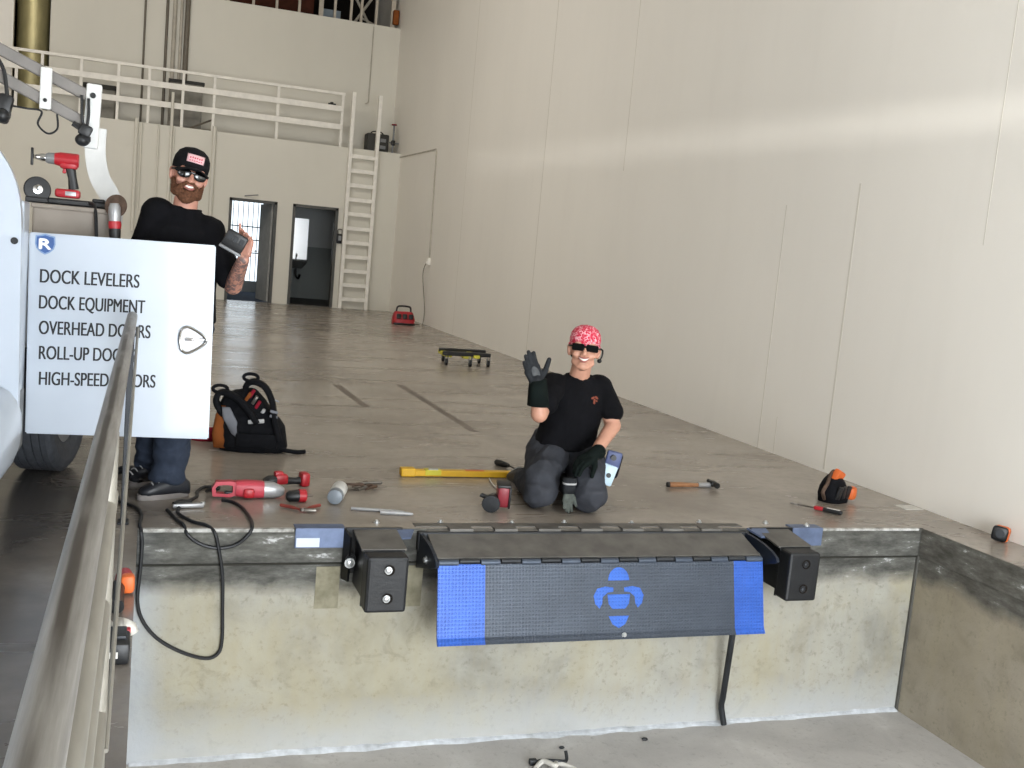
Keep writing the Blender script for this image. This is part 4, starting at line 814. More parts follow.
m = MB(); m.loft([((0, 0, 0), (.10, 0, 0), (0, .075, 0)), ((0, 0, .05), (.11, 0, 0), (0, .08, 0)), ((-.01, .01, .11), (.085, 0, .02), (0, .065, 0)), ((-.02, .02, .15), (.06, 0, .03), (0, .04, 0))], 20, 3); part('pouch_body', m, 'fabric', t, 'all')
for x, a in ((-.06, .2), (-.01, -.1), (.045, .15)):
    m = MB(); m.box((x, -.075, .07), (.045, .02, .085), rotm(.15, a), .008); part('pocket', m, 'black', t)
m = MB(); m.tube(spline([(-.10, 0, .02), (-.13, .0, .07), (-.09, .0, .12), (-.03, .02, .17), (.02, .03, .19)]), .012, 8); part('handle', m, 'rust', t)
m = MB(); m.box((.095, -.07, .06), (.075, .06, .085), rotm(0, 0, .2), .02); part('orange_lid', m, 'orange', t)
m = MB(); m.box((.02, -.005, .165), (.08, .05, .075), rotm(.3, .4), .012); part('orange_flap', m, 'orange', t)
m = MB(); m.b2((4.62, 5.28, .0), (4.76, 5.40, .003)); tag(obj('paper_scrap', m, 'paper'), 'flat pale scrap on the floor by the foot of the long wall', 'paper')
t = thing('tape_measure', 'black and orange tape measure on the ledge against the right wall', 'tape measure', (4.70, 4.57, 0), 0, None, (0, 0, -.75))
m = MB(); m.box((0, .0, .048), (.085, .05, .09), rotm(0, .12), .018); part('orange_case', m, 'orange', t)
m = MB(); m.box((-.012, -.026, .05), (.085, .02, .085), rotm(0, .12), .018); fc = part('black_face', m, 'black', t); m = MB(); m.lathe([(0, 0), (.025, 0), (.024, .004), (0, .004)], (-.012, -.036, .052), V((0, -1, 0)).to_track_quat('Z', 'Y').to_matrix(), 20); part('face_plate', m, 'darksteel', fc)
# tools at the left edge of the pit, behind the guardrail
t = thing('nut_runner', 'red and orange nosed power tool lying on the pit edge beside the guardrail', 'tool', (-.038, 4.03, 0))
m = MB(); m.tube([(0, .07, .035), (0, .02, .035), (0, -.04, .035)], [.025, .034, .032], 16); part('motor_housing', m, 'red', t)
m = MB(); m.box((.012, -.055, .04), (.05, .06, .07), None, .016); part('orange_guard', m, 'orange', t)
m = MB(); m.tube([(-.02, -.05, .03), (-.02, -.2, .026), (-.02, -.27, .026)], [.024, .022, .026], 14); part('grip', m, 'black', t)
m = MB(); rg = [V((-.062+.05*math.cos(a)*(1+.25*math.sin(3*a)), 3.57+.06*math.sin(a)*(1+.2*math.cos(4*a)), 0)) for a in [i*2*PI/24 for i in range(24)]]
m.rings([[p + V((.025, 0, .001)) for p in rg], [V((-.045, 3.57, .02))+(p-V((-.062, 3.57, 0)))*.92+V((0, 0, .012*math.sin(i*1.3))) for i, p in enumerate(rg)], [V((-.045, 3.57, .035))+(p-V((-.062, 3.57, 0)))*.5+V((0, 0, .014*math.sin(i*2.1))) for i, p in enumerate(rg)]])
tag(obj('rag', m, 'paper', None, 'all'), 'crumpled white rag on the pit edge between power tool and battery', 'rag')
t = thing('battery_pack', 'black tool battery with white label at the pit edge beside the guardrail', 'battery', (-.045, 3.36, 0))
m = MB(); m.box((0, 0, .035), (.078, .13, .07), None, .012); part('case', m, 'black', t); m = MB(); m.box((0, .02, .075), (.055, .09, .014), None, .004); part('contact_rail', m, 'darksteel', t)
m = MB(); m.box((-.008, -.0655, .035), (.025, .003, .02)); part('label', m, 'paper', t, False)
m = MB(); m.box((.028, .09, .05), (.022, .03, .03), None, .006); part('release_tab', m, 'red', t)
# cord of the saw looping over the dock edge
zf = .008; yf = D-.022
m = MB(); m.tube(spline([(.35, 5.44, .045), (.33, 5.50, .02), (.40, 5.62, zf), (.33, 5.64, zf), (.285, 5.54, zf), (.275, 5.42, zf), (.20, 5.26, zf), (.18, 5.10, zf), (.24, 4.95, zf), (.30, 4.885, zf), (.335, yf+.0, -.012), (.355, yf-.006, -.075), (.382, yf, -.22), (.393, yf+.008, -.40), (.398, yf+.008, -.53), (.385, yf+.008, -.60), (.33, yf+.008, -.625), (.22, yf+.008, -.59), (.11, yf+.008, -.52), (.04, yf+.008, -.43), (.014, yf+.004, -.33), (.02, yf, -.18), (.022, yf-.003, -.07), (.016, yf, -.01), (.008, 4.90, zf), (.012, 5.08, zf), (-.02, 5.22, zf), (-.09, 5.32, zf), (-.10, 5.42, zf)], 8), .0085, 8)
tag(obj('saw_cord', m, 'cable', None, True), 'long black cord looping down the dock face below the standing man', 'cord')
m = MB(); m.tube(spline([(.13, 5.16, zf), (.17, 4.98, zf), (.20, 4.885, zf), (.215, yf-.004, -.02), (.27, yf, -.065), (.35, yf, -.088), (.43, yf, -.075), (.485, yf-.003, -.03), (.505, yf+.02, .006), (.51, 5.0, zf), (.49, 5.2, zf), (.45, 5.32, zf), (.40, 5.36, zf)], 8), .0085, 8)
tag(obj('extension_cord', m, 'cable', None, True), 'short black cord loop drooping over the dock edge below the saw', 'cord')
t = G('cord_plug', 'pale metal and black plug end lying beside the standing man', 'plug', .20, 5.22, .15)
m = MB(); m.box((.03, 0, .014), (.15, .03, .022), None, .006); part('pale_blade', m, 'lightgrey', t); m = MB(); m.tube([(-.04, 0, .02), (.0, .02, .022), (.05, .03, .02)], [.014, .02, .012], 10); part('plug_body', m, 'black', t); m = MB(); m.tube([(.10, 0, .014), (.10, 0, .03)], .012, 10); part('screw', m, 'bolt', t)
m = MB(); m.tube(spline([(-.12, 5.95, .02), (-.06, 5.93, .03), (.0, 5.97, .02)], 4), .022, 8); tag(obj('cable_bundle', m, 'cable', None, True), 'short dark bundle on the floor left of the standing man', 'cable')
# backpack
t = G('tool_backpack', 'black and orange tool backpack standing open on the concrete floor', 'backpack', .67, 6.72, -.15)
m = MB(); m.loft([((0, 0, .0), (.20, 0, 0), (0, .13, 0)), ((0, 0, .03), (.215, 0, 0), (0, .14, 0)), ((-.01, .0, .16), (.20, 0, 0), (0, .13, 0)), ((-.06, .02, .26), (.155, 0, .01), (0, .11, 0)), ((-.09, .03, .33), (.12, 0, .02), (0, .09, 0)), ((-.10, .03, .37), (.08, 0, .02), (0, .06, 0))], 28, 3.2)
organic('pack_body', MB().merge(m.bm, Matrix.Translation((.67, 6.72, 0)) @ rotm(0, 0, -.15)), 'fabric', t, .010, 3, .006, 12)
m = MB(); m.loft([((-.185, -.09, .02), (.05, 0, 0), (0, .03, 0)), ((-.195, -.075, .10), (.055, 0, 0), (0, .035, 0)), ((-.19, -.06, .22), (.045, 0, 0), (0, .035, 0)), ((-.19, -.05, .28), (.02, 0, 0), (0, .02, 0))], 18, 3); part('side_pocket', m, 'orangec', t, 'all', 'orange side pocket')
m = MB(); m.loft([((-.10, -.125, .10), (.03, 0, -.02), (0, .012, 0)), ((-.14, -.118, .20), (.045, 0, -.01), (0, .016, 0)), ((-.17, -.11, .28), (.025, 0, 0), (0, .012, 0))], 16, 2.4); part('mesh_pocket', m, 'mesh', t, 'all', 'grey mesh pocket')
m = MB(); m.box((.03, -.135, .08), (.26, .05, .10), None, .02); part('front_pocket', m, 'fabric', t)
m = MB(); m.box((.02, -.142, .205), (.10, .012, .026), rotm(0, -.12), .004); part('name_tab', m, 'greystrap', t)
sp = MB()
c = spline([(-.19, -.05, .22), (-.235, -.07, .31), (-.205, -.06, .365), (-.11, -.09, .34), (-.03, -.12, .27), (.03, -.14, .19)], 6)
def strap(c, wv, th):
    out = []
    for i, p in enumerate(c):
        d = (c[min(i+1, len(c)-1)]-c[max(i-1, 0)]).normalized(); s_ = V((0, 1, 0)); n_ = d.cross(s_).normalized(); s_ = n_.cross(d)
        out.append([p + s_*wv*x + n_*th*y for x, y in ((-1, -.6), (-.7, -1), (.7, -1), (1, -.6), (1, .6), (.7, 1), (-.7, 1), (-1, .6))])
    return MB().rings(out)
part('shoulder_strap', strap(c, .045, .018), 'fabric', t, 'all')
c = spline([(-.06, .03, .34), (-.06, .0, .41), (-.01, -.03, .44), (.06, -.05, .41), (.11, -.08, .32), (.135, -.11, .20), (.17, -.13, .08)], 6)
part('shoulder_strap', strap(c, .04, .018), 'fabric', t, 'all')
for cx, cz, cy in ((-.215, .385, -.06), (-.035, .465, -.02)):
    m = MB(); pts = [(cx+.045*math.cos(a), cy+.01*math.sin(a), cz+.022*math.sin(a)) for a in [i*2*PI/16 for i in range(16)]]; m.tube(pts, .011, 8, True, True); part('carry_loop', m, 'fabric', t)
for (x, z, mm) in ((-.02, .37, 'redcloth'), (.0, .33, 'steel'), (.02, .30, 'redcloth'), (.05, .25, 'greystrap'), (-.04, .35, 'orangec')):
    m = MB(); m.box((x, -.075, z), (.022, .03, .06), rotm(.2, .5), .006); part('tool_in_pocket', m, mm, t)
for z in (.24, .27):
    m = MB(); m.box((.125, -.13, z), (.05, .015, .018), rotm(0, .2), .004); part('buckle', m, 'mesh', t)
m = MB(); m.tube(spline([(.17, -.10, .03), (.23, -.10, .02), (.29, -.08, .012), (.33, -.05, .012)]), .014, 8); part('waist_strap', m, 'fabric', t)
m = MB(); m.loft([((.40, 7.0, .0), (.10, 0, 0), (0, .07, 0)), ((.41, 7.0, .035), (.10, 0, 0), (0, .07, 0)), ((.43, 7.0, .07), (.06, 0, 0), (0, .04, 0))], 16, 2.4)
organic('red_cloth_bag', m, 'redcloth', None, .008, 2, .01, 20); o = bpy.data.objects['red_cloth_bag']; tag(o, 'crumpled dark red cloth lying behind the backpack, left side', 'cloth')
t = G('red_lantern', 'small round red item with a wire loop behind the backpack', 'item', .80, 7.05, 0)
m = MB(); m.lathe([(0, 0), (.05, 0), (.062, .03), (.065, .10), (.055, .16), (.03, .19), (0, .195)], (0, 0, 0), None, 20); m.bm.transform(Matrix.Translation((0, 0, .0))); part('red_body', m, 'red', t)
m = MB(); m.tube(spline([(-.03, 0, .18), (-.02, 0, .25), (.03, 0, .27), (.06, 0, .26)]), .006, 6); part('wire_loop', m, 'grey', t)
# crumpled strap and a chip of stone on the pit floor
t = thing('crumpled_strap', 'crumpled pale strap with a dark hook lying on the pit floor', 'strap', (2.0, 4.50, PZ))
m = MB(); m.tube(spline([(-.09, 0, .012), (-.04, .03, .03), (.0, -.03, .035), (.03, .02, .02), (.08, -.01, .014), (.10, -.05, .012), (.0, -.07, .012), (-.08, -.05, .012), (-.04, -.10, .012), (.06, -.10, .012)]), .013, 8); part('webbing', m, 'paper', t)
m = MB(); m.tube(spline([(-.08, .05, .014), (-.04, .04, .03), (.04, .02, .03), (.085, .03, .025), (.09, .06, .06)]), .009, 8); m.box((-.085, .055, .018), (.04, .03, .03), None, .006); part('hook', m, 'darksteel', t)
for (x, y, s_, lab) in ((2.13, 4.70, .012, 'dark chip of stone on the pit floor above the crumpled strap'), (2.62, 4.72, .014, 'dark chip of stone on the pit floor left of the lift bar')):
    m = MB(); m.ell((x, y, PZ+s_*.5), (s_*1.4, s_, s_*.6), None, 6, 4); tag(obj('stone_chip', m, 'darksteel'), lab, 'stone chip')

# ------------------------------------------------------------------ people
def basis(ax, ay, az): return Matrix((ax, ay, az)).transposed()
def hand(mb, W, Dr, N, T, curls=(.2, .2, .2, .2), spread=.06, thumb=(.35, .8, .25), s=1.0, grow=0.0):
    """palm and five separate fingers; Dr to the finger tips, N out of the palm, T to the thumb side"""
    W, Dr, N, T = V(W), V(Dr).normalized(), V(N), V(T)
    N = (N-Dr*N.dot(Dr)).normalized(); T = (T-Dr*T.dot(Dr)-N*T.dot(N)).normalized()
    offs = (.030, .0105, -.0095, -.029); lens = (.074, .082, .076, .060); rad = (.0098, .0100, .0096, .0086)
    for k in range(4):
        kn = W + Dr*(.088-.006*abs(k-1))*s + T*offs[k]*s
        mb.cap(W + Dr*.012*s + T*offs[k]*.62*s, kn, .0165*s+grow, (.0135*s+grow), 12)
        d = (Dr + T*(1.5-k)*spread).normalized(); p = kn; a = 0
        for j, fr in enumerate((.46, .30, .24)):
            a += curls[k]*(.85, 1.1, .8)[j]
            dd = (d*math.cos(a) + N*math.sin(a)).normalized(); q = p + dd*lens[k]*fr*s
            mb.cap(p, q, (rad[k]*(1-.10*j))*s+grow*.7, (rad[k]*(1-.10*(j+1)))*s+grow*.7, 10); p = q
    mb.cap(W + T*.018*s + Dr*.045*s, W - T*.022*s + Dr*.05*s, .0155*s+grow, .0145*s+grow, 12)
    b = W + Dr*.024*s + T*.026*s + N*.004*s
    d1_ = (Dr*thumb[0] + T*thumb[1] + N*thumb[2]).normalized(); d2_ = (Dr*(thumb[0]+.35) + T*thumb[1]*.7 + N*(thumb[2]+.1)).normalized()
    k1 = b + d1_*.042*s; k2 = k1 + d2_*.032*s; k3 = k2 + d2_*.026*s
    mb.cap(W + Dr*.012*s + T*.012*s, b, .016*s+grow, .0165*s+grow, 10); mb.cap(b, k1, .0155*s+grow, .012*s+grow, 10)
    mb.cap(k1, k2, .0118*s+grow*.7, .0108*s+grow*.7, 10); mb.cap(k2, k3, .0106*s+grow*.7, .009*s+grow*.7, 10)
class Head:
    def __init__(s, pos, rx, ry, rz, sc_=1.0):
        s.R = rotm(rx, ry, rz).to_3x3(); s.p = V(pos); s.k = sc_
    def __call__(s, *c): return s.p + s.R @ (V(c)*s.k)
    def e(s, mb, c, r, rot=None, u=20, v=12): mb.ell(s(*c), [x*s.k for x in r], s.R if rot is None else s.R @ rot.to_3x3(), u, v)
    def c(s, mb, a, b, ra, rb, seg=14): mb.cap(s(*a), s(*b), ra*s.k, rb*s.k, seg)
    def ring(s, z, a, b, cy=0.0, n=28, tilt=0.0):
        return [s(a*math.cos(2*PI*i/n), cy + b*math.sin(2*PI*i/n), z + tilt*math.sin(2*PI*i/n)) for i in range(n)]
def build_head(mb, h, smile=1.0):
    h.e(mb, (0, .018, .035), (.076, .096, .090)); h.e(mb, (0, -.012, -.020), (.062, .076, .088)); h.e(mb, (0, -.040, -.078), (.038, .040, .036)); h.e(mb, (0, -.066, -.094), (.022, .018, .016))
    for s_ in (-1, 1):
        h.e(mb, (s_*.078, .012, -.008), (.011, .020, .032), rotm(0, s_*.12, s_*.3)); h.e(mb, (s_*.080, .020, .010), (.012, .018, .018))
        h.e(mb, (s_*.040, -.062, -.028), (.024, .020, .020)); h.e(mb, (s_*.033, -.074, .026), (.026, .013, .010))
        h.c(mb, (s_*.038, -.026, -.066), (s_*.016, -.055, -.090), .025, .020)
    h.c(mb, (0, -.082, .012), (0, -.102, -.026), .009, .013); h.e(mb, (0, -.103, -.029), (.014, .012, .010))
    for s_ in (-1, 1): h.e(mb, (s_*.013, -.092, -.031), (.009, .010, .008))
    h.e(mb, (0, -.080, -.046), (.030, .013, .010)); h.e(mb, (0, -.078, -.076), (.026, .012, .009))
def smile(h, parent, w_=.027, fw=0.0):
    m = MB(); n = 12
    up_ = [h(-w_+2*w_*i/n, -.0955-fw+.012*((i/n-.5)*2)**2, -.0515+.006*((i/n-.5)*2)**2) for i in range(n+1)]
    lo = [h(-w_+2*w_*i/n, -.0945-fw+.014*((i/n-.5)*2)**2, -.0645+.017*((i/n-.5)*2)**2) for i in range(n+1)]
    up2 = [p + h.R @ V((0, .012*h.k, 0)) for p in up_]; lo2 = [p + h.R @ V((0, .012*h.k, 0)) for p in lo]
    m.rings([[a, b, d, c_] for a, b, c_, d in zip(up_, lo, up2, lo2)]); wpart('teeth', m, 'teeth', parent, 'all')
    for nm, pts, r in (('upper_lip', up_, .0045), ('lower_lip', lo, .0052)):
        m = MB(); m.tube([p + h.R @ V((0, -.001, .003 if nm[0] == 'u' else -.003)) for p in pts], [r*(.5+.5*math.sin(PI*i/n)) for i in range(n+1)], 8); wpart(nm, m, 'lip', parent, 'all')
def eyes(h, parent):
    for s_ in (-1, 1):
        m = MB(); h.e(m, (s_*.032, -.0745, .006), (.013, .009, .010)); wpart('eye', m, 'teeth', parent, 'all')
def glasses(h, parent, wrap=False):
    root = None; m = MB()
    for s_ in (-1, 1):
        if wrap: m.box(h(s_*.037, -.090, .006), [q*h.k for q in (.066, .015, .037)], h.R @ rotm(0, 0, s_*.22).to_3x3(), .006)
        else:
            h.e(m, (s_*.036, -.091, .002), (.033, .009, .024), rotm(0, s_*.10, s_*.18), 20, 12)
    m.cap(h(-.014, -.101, .010), h(.014, -.101, .010), .005*h.k, .005*h.k, 8)
    g = organic('sunglasses', m, 'lensmatte' if wrap else 'lens', parent, .003, 2)
    for s_ in (-1, 1):
        m = MB(); m.tube(spline([h(s_*.064, -.084, .010), h(s_*.078, -.05, .012), h(s_*.083, .0, .014), h(s_*.082, .025, .0)], 5), .0042, 8); wpart('temple_arm', m, 'tape', g, True)
    return g
def on_surface(o, polys, x, z, sx, lift=.0015, toward=(0, 1, 0), y0=4.0):
    """small printed shapes laid onto the front of a garment"""
    mb = MB(); d = V(toward)
    for pl in polys:
        top = []
        for (a, b) in pl:
            ok, loc, n_, _ = o.ray_cast(V((x+a*sx, y0, z+b*sx)), d)
            top.append((loc - d*lift) if ok else None)
        if None in top or len(top) < 3: continue
        back = [p + d*lift*1.2 for p in top]; mb.rings([top, back])
    return mb

# ---- standing man behind the open door
SK1 = dict(head=(.158, 5.425, 1.618))
h1 = Head(SK1['head'], -.02, .18, .12, 1.03)
b = MB(); build_head(b, h1)
b.cap((.145, 5.485, 1.42), (.155, 5.455, 1.54), .062, .056)
b.loft([((.14, 5.52, .86), (.15, 0, 0), (0, .10, 0)), ((.14, 5.50, 1.05), (.145, 0, 0), (0, .105, 0)), ((.14, 5.49, 1.27), (.165, 0, 0), (0, .11, 0)), ((.145, 5.49, 1.39), (.14, 0, -.03), (0, .075, 0)), ((.15, 5.485, 1.43), (.07, 0, 0), (0, .06, 0))], 24, 2.4)
b.cap((.01, 5.48, 1.415), (-.05, 5.52, 1.19), .052, .044); b.cap((-.05, 5.52, 1.19), (-.03, 5.40, .98), .042, .030)
hand(b, (-.03, 5.40, .98), (.05, -.3, -1), (1, -.2, 0), (0, -1, .2), (.3, .35, .4, .45), .03)
b.cap((.28, 5.46, 1.35), (.392, 5.41, 1.105), .052, .045); b.ell((.395, 5.405, 1.10), (.042, .042, .042))
b.cap((.395, 5.40, 1.10), (.422, 5.215, 1.238), .046, .030)
hand(b, (.424, 5.20, 1.255), (.04, -.08, 1), (-.45, -.9, 0), (-.9, .4, 0), (.04, .55, .65, .75), .06, (.55, .75, .45), .98)
b.cap((.19, 5.52, .88), (.165, 5.50, .50), .075, .055); b.cap((.165, 5.50, .50), (.145, 5.46, .10), .055, .04); b.cap((.09, 5.56, .88), (.07, 5.66, .50), .075, .055); b.cap((.07, 5.66, .50), (.05, 5.73, .10), .055, .04)
b.cap((.16, 5.46, .06), (.12, 5.44, .05), .035, .03); b.cap((.055, 5.73, .06), (.03, 5.715, .05), .035, .03)
man1 = organic('person', b, 'tattoo', None, .0055, 3); tag(man1, 'bearded man in dark cap and black t-shirt standing behind the open door, hand raised', 'person')
eyes(h1, man1); smile(h1, man1, .031, .006); glasses(h1, man1)
m = MB()
h1.e(m, (0, -.060, -.096), (.044, .040, .034)); h1.e(m, (0, -.068, -.113), (.028, .026, .022)); h1.c(m, (-.014, -.098, -.041), (-.034, -.084, -.058), .008, .009); h1.c(m, (.014, -.098, -.041), (.034, -.084, -.058), .008, .009); h1.c(m, (-.012, -.099, -.041), (.012, -.099, -.041), .007, .007)
for s_ in (-1, 1): h1.c(m, (s_*.036, -.082, -.058), (s_*.034, -.075, -.085), .010, .014); h1.c(m, (s_*.064, -.012, -.035), (s_*.050, -.045, -.085), .013, .022); h1.e(m, (s_*.040, -.060, -.080), (.022, .026, .028))
h1.e(m, (0, -.088, -.083), (.016, .012, .010))
organic('beard', m, 'beard', man1, .0035, 2, .0025, 90)
m = MB(); h1.e(m, (0, .045, .012), (.074, .070, .058)); organic('hair', m, 'hairb', man1, .005, 2)
m = MB(); m.rings([h1.ring(.028, .0835, .104, .010, 28, .008), h1.ring(.055, .085, .106, .010, 28, .006), h1.ring(.085, .081, .100, .008), h1.ring(.112, .068, .084, .010), h1.ring(.130, .045, .056, .012), h1.ring(.138, .014, .018, .014)]); cp = wpart('cap', m, 'capb', man1, 'all', 'dark cap with a pink and white front patch')
m = MB(); rr_ = []
for j in range(9):
    v_ = j/8; row = []
    for i in range(17):
        u_ = -1+2*i/16; row.append((u_*.078*(1-.12*v_*v_), -.082*math.sqrt(max(0, 1-.55*u_*u_))-.070*v_*math.sqrt(max(0, 1-u_*u_*.85)), .032-.010*v_-.020*u_*u_))
    rr_.append(row)
for j in range(8):
    for i in range(16):
        q4 = [h1(*rr_[a][c_]) for a, c_ in ((j, i), (j, i+1), (j+1, i+1), (j+1, i))]
        m.bm.faces.new([m.bm.verts.new(p) for p in q4])
bmesh.ops.remove_doubles(m.bm, verts=m.bm.verts[:], dist=1e-5); bmesh.ops.solidify(m.bm, geom=m.bm.faces[:], thickness=.005); wpart('brim', m, 'capb', cp, 'all')
m = MB(); n = 8; f0 = []; f1 = []
def capfront(x, z): return -.0955*math.sqrt(1-(x/.085)**2)+ .0 - (.0035 if z < .085 else -.0035)
rows = [[h1(-.040+.08*i/n, capfront(-.040+.08*i/n, .06+.036*j/3)-.0015, .058+.038*j/3) for i in range(n+1)] for j in range(4)]
for j in range(3):
    for i in range(n): m.bm.faces.new([m.bm.verts.new(p) for p in (rows[j][i], rows[j][i+1], rows[j+1][i+1], rows[j+1][i])])
bmesh.ops.remove_doubles(m.bm, verts=m.bm.verts[:], dist=1e-5); bmesh.ops.solidify(m.bm, geom=m.bm.faces[:], thickness=.003); pt = wpart('patch', m, 'patch', cp, 'all')
m = MB()
for i in range(6):
    x = -.026+.0104*i
    for zz in (.066, .079): m.box(h1(x, capfront(x, .07)-.005, zz+.0015*(i % 2)), (.0062, .002, .008 if zz > .07 else .005), h1.R)
wpart('patch_print', m, 'patchred', cp, False)
m = MB(); m.loft([((.14, 5.51, .90), (.185, 0, 0), (0, .125, 0)), ((.14, 5.50, 1.08), (.175, 0, 0), (0, .13, 0)), ((.14, 5.49, 1.25), (.187, 0, -.01), (0, .135, 0)), ((.145, 5.485, 1.36), (.175, 0, -.03), (0, .108, 0)), ((.148, 5.483, 1.425), (.11, 0, -.02), (0, .078, 0)), ((.152, 5.48, 1.462), (.070, 0, -.008), (0, .066, 0))], 28, 2.5)
m.cap((.025, 5.48, 1.425), (-.045, 5.51, 1.215), .078, .066, 18); m.ell((.02, 5.48, 1.42), (.072, .07, .062)); m.ell((.27, 5.465, 1.365), (.075, .075, .065)); m.cap((.26, 5.465, 1.36), (.375, 5.42, 1.145), .078, .064, 18)
sh1 = organic('t_shirt', m, 'shirt', man1, .008, 5, .006, 11, (1, 1, .6))
m = MB(); m.tube([V((.153+.071*math.cos(a), 5.479+.066*math.sin(a), 1.462-.008*math.cos(a)-.012*(math.sin(a) < 0)*abs(math.sin(a)))) for a in [i*2*PI/28 for i in range(28)]], .0075, 8, True, True); wpart('collar', m, 'shirtcollar', sh1, 'all')
m = MB(); m.loft([((.14, 5.53, .95), (.175, 0, 0), (0, .12, 0)), ((.14, 5.54, .80), (.18, 0, 0), (0, .13, 0))], 24, 2.4); m.cap((.19, 5.52, .86), (.165, 5.50, .50), .105, .085, 18); m.cap((.165, 5.50, .50), (.135, 5.465, .12), .088, .083, 18); m.cap((.08, 5.57, .86), (.055, 5.66, .50), .10, .08, 18); m.cap((.055, 5.66, .50), (.045, 5.73, .10), .08, .072, 18)
m.ell((.13, 5.46, .11), (.088, .085, .05)); organic('jeans', m, 'jeans', man1, .008, 4, .010, 10, (1, 1, 1.6))
def shoe(heel, toe, nm_parent, s_=1.0):
    h_, t_ = V(heel), V(toe); d = (t_-h_).normalized(); sd = V((-d.y, d.x, 0)); L = (t_-h_).length
    m = MB(); m.loft([(h_+d*.0+V((0, 0, .045)), sd*.030, V((0, 0, .035))), (h_+d*.03+V((0, 0, .060)), sd*.042, V((0, 0, .05))), (h_+d*.10+V((0, 0, .065)), sd*.043, V((0, 0, .055))), (h_+d*.17+V((0, 0, .052)), sd*.047, V((0, 0, .038))), (h_+d*(L-.04)+V((0, 0, .042)), sd*.046, V((0, 0, .028))), (h_+d*(L-.008)+V((0, 0, .036)), sd*.028, V((0, 0, .016)))], 20, 2.5); sho = wpart('shoe', m, 'shoe', nm_parent, 'all')
    ring_ = []
    for i in range(28):
        a = 2*PI*i/28; u_ = .5+.5*math.cos(a); wd = .048*(1-.25*(1-u_)); ring_.append(h_+d*(L*.5+L*.52*math.cos(a))+sd*math.copysign(abs(math.sin(a))**.7, math.sin(a))*wd)
    m = MB(); m.rings([ring_, [p+V((0, 0, .026)) for p in ring_]]); wpart('sole', m, 'sole', sho, True)
    m = MB()
    for k in range(4):
        c_ = h_+d*(.11+.028*k)+V((0, 0, .122-.013*k)); m.tube(spline([c_-sd*.03-V((0, 0, .012)), c_, c_+sd*.03-V((0, 0, .012))], 4), .0035, 6)
    wpart('laces', m, 'greystrap', sho, True)
shoe((.235, 5.48, 0), (-.005, 5.385, 0), man1); shoe((.11, 5.76, 0), (-.045, 5.66, 0), man1)
t = thing('handheld_remote', 'small black handheld device held up by the standing man', 'device', (.372, 5.125, 1.325), 0, None, (.15, .45, -.1))
m = MB(); m.box((0, 0, 0), (.105, .035, .085), None, .012); part('case', m, 'black', t)
m = MB()
for x in (-.03, 0, .03): m.box((x, -.018, .012), (.02, .004, .03), None, .002)
part('buttons', m, 'darksteel', t, False)
m = MB(); m.box((.0, -.002, -.047), (.11, .04, .014), None, .005); part('base_rim', m, 'grey', t)

# ---- kneeling man on the dock
h2 = Head((2.299, 5.315, .892), -.16, .045, -.36, 1.05)
b = MB(); build_head(b, h2)
b.cap((2.338, 5.45, .68), (2.322, 5.375, .82), .062, .056)
b.loft([((2.33, 5.55, .26), (.15, 0, 0), (0, .11, 0)), ((2.33, 5.50, .42), (.135, 0, 0), (0, .10, 0)), ((2.335, 5.46, .58), (.155, 0, 0), (0, .105, 0)), ((2.34, 5.455, .67), (.13, 0, 0), (0, .075, 0)), ((2.34, 5.45, .71), (.07, 0, 0), (0, .06, 0))], 24, 2.4)
b.cap((2.17, 5.44, .675), (2.04, 5.235, .535), .052, .046); b.ell((2.037, 5.23, .535), (.046, .046, .044)); b.cap((2.035, 5.23, .535), (2.008, 5.225, .70), .047, .032)
b.cap((2.49, 5.44, .665), (2.54, 5.35, .465), .052, .046); b.cap((2.54, 5.35, .465), (2.37, 5.20, .325), .046, .032)
for (hp, kn, ft, toe) in (((2.23, 5.58, .25), (2.10, 5.25, .09), (2.15, 5.62, .065), (2.15, 5.74, .04)), ((2.44, 5.58, .25), (2.36, 5.18, .09), (2.40, 5.60, .065), (2.40, 5.72, .04))):
    b.cap(hp, kn, .08, .06); b.cap(kn, ft, .055, .04); b.cap(ft, toe, .038, .03)
W2 = (2.006, 5.225, .705); D2 = (-.46, -.02, .88); hand(b, W2, D2, (.15, -1, .1), (.88, 0, .46), (.10, .05, .06, .12), .05, (.45, .85, .15), 1.0)
W3 = (2.37, 5.20, .325); D3 = (-.85, -.30, -.40); hand(b, W3, D3, (-.3, .1, -1), (.2, -1, .1), (.35, .4, .4, .45), .04, (.5, .6, .4), .98)
man2 = organic('person', b, 'skin', None, .006, 3); tag(man2, 'kneeling man in red bandana and black t-shirt waving a gloved hand on the dock', 'person')
eyes(h2, man2); smile(h2, man2, .027); glasses(h2, man2, True)
m = MB(); h2.e(m, (0, .05, -.012), (.074, .066, .05)); organic('hair', m, 'hairb', man2, .005, 2)
m = MB(); m.rings([h2.ring(.030, .0815, .101, .014, 28, .008), h2.ring(.060, .084, .105, .016), h2.ring(.092, .078, .099, .018), h2.ring(.117, .062, .080, .02), h2.ring(.132, .038, .050, .022), h2.ring(.138, .010, .014, .022)])
bd = wpart('bandana', m, 'bandana', man2, 'all')
m = MB(); m.tube([p for p in h2.ring(.028, .082, .102, .014, 30, .008)], .006, 8, True, True); wpart('bandana_hem', m, 'bandana', bd, 'all')
m = MB(); m.ell(h2(0, .115, .02), (.03, .03, .022)); m.cap(h2(.0, .12, .01), h2(.03, .14, -.05), .016, .008); m.cap(h2(0, .12, .01), h2(-.025, .14, -.05), .016, .008); wpart('bandana_knot', m, 'bandana', bd, 'all')
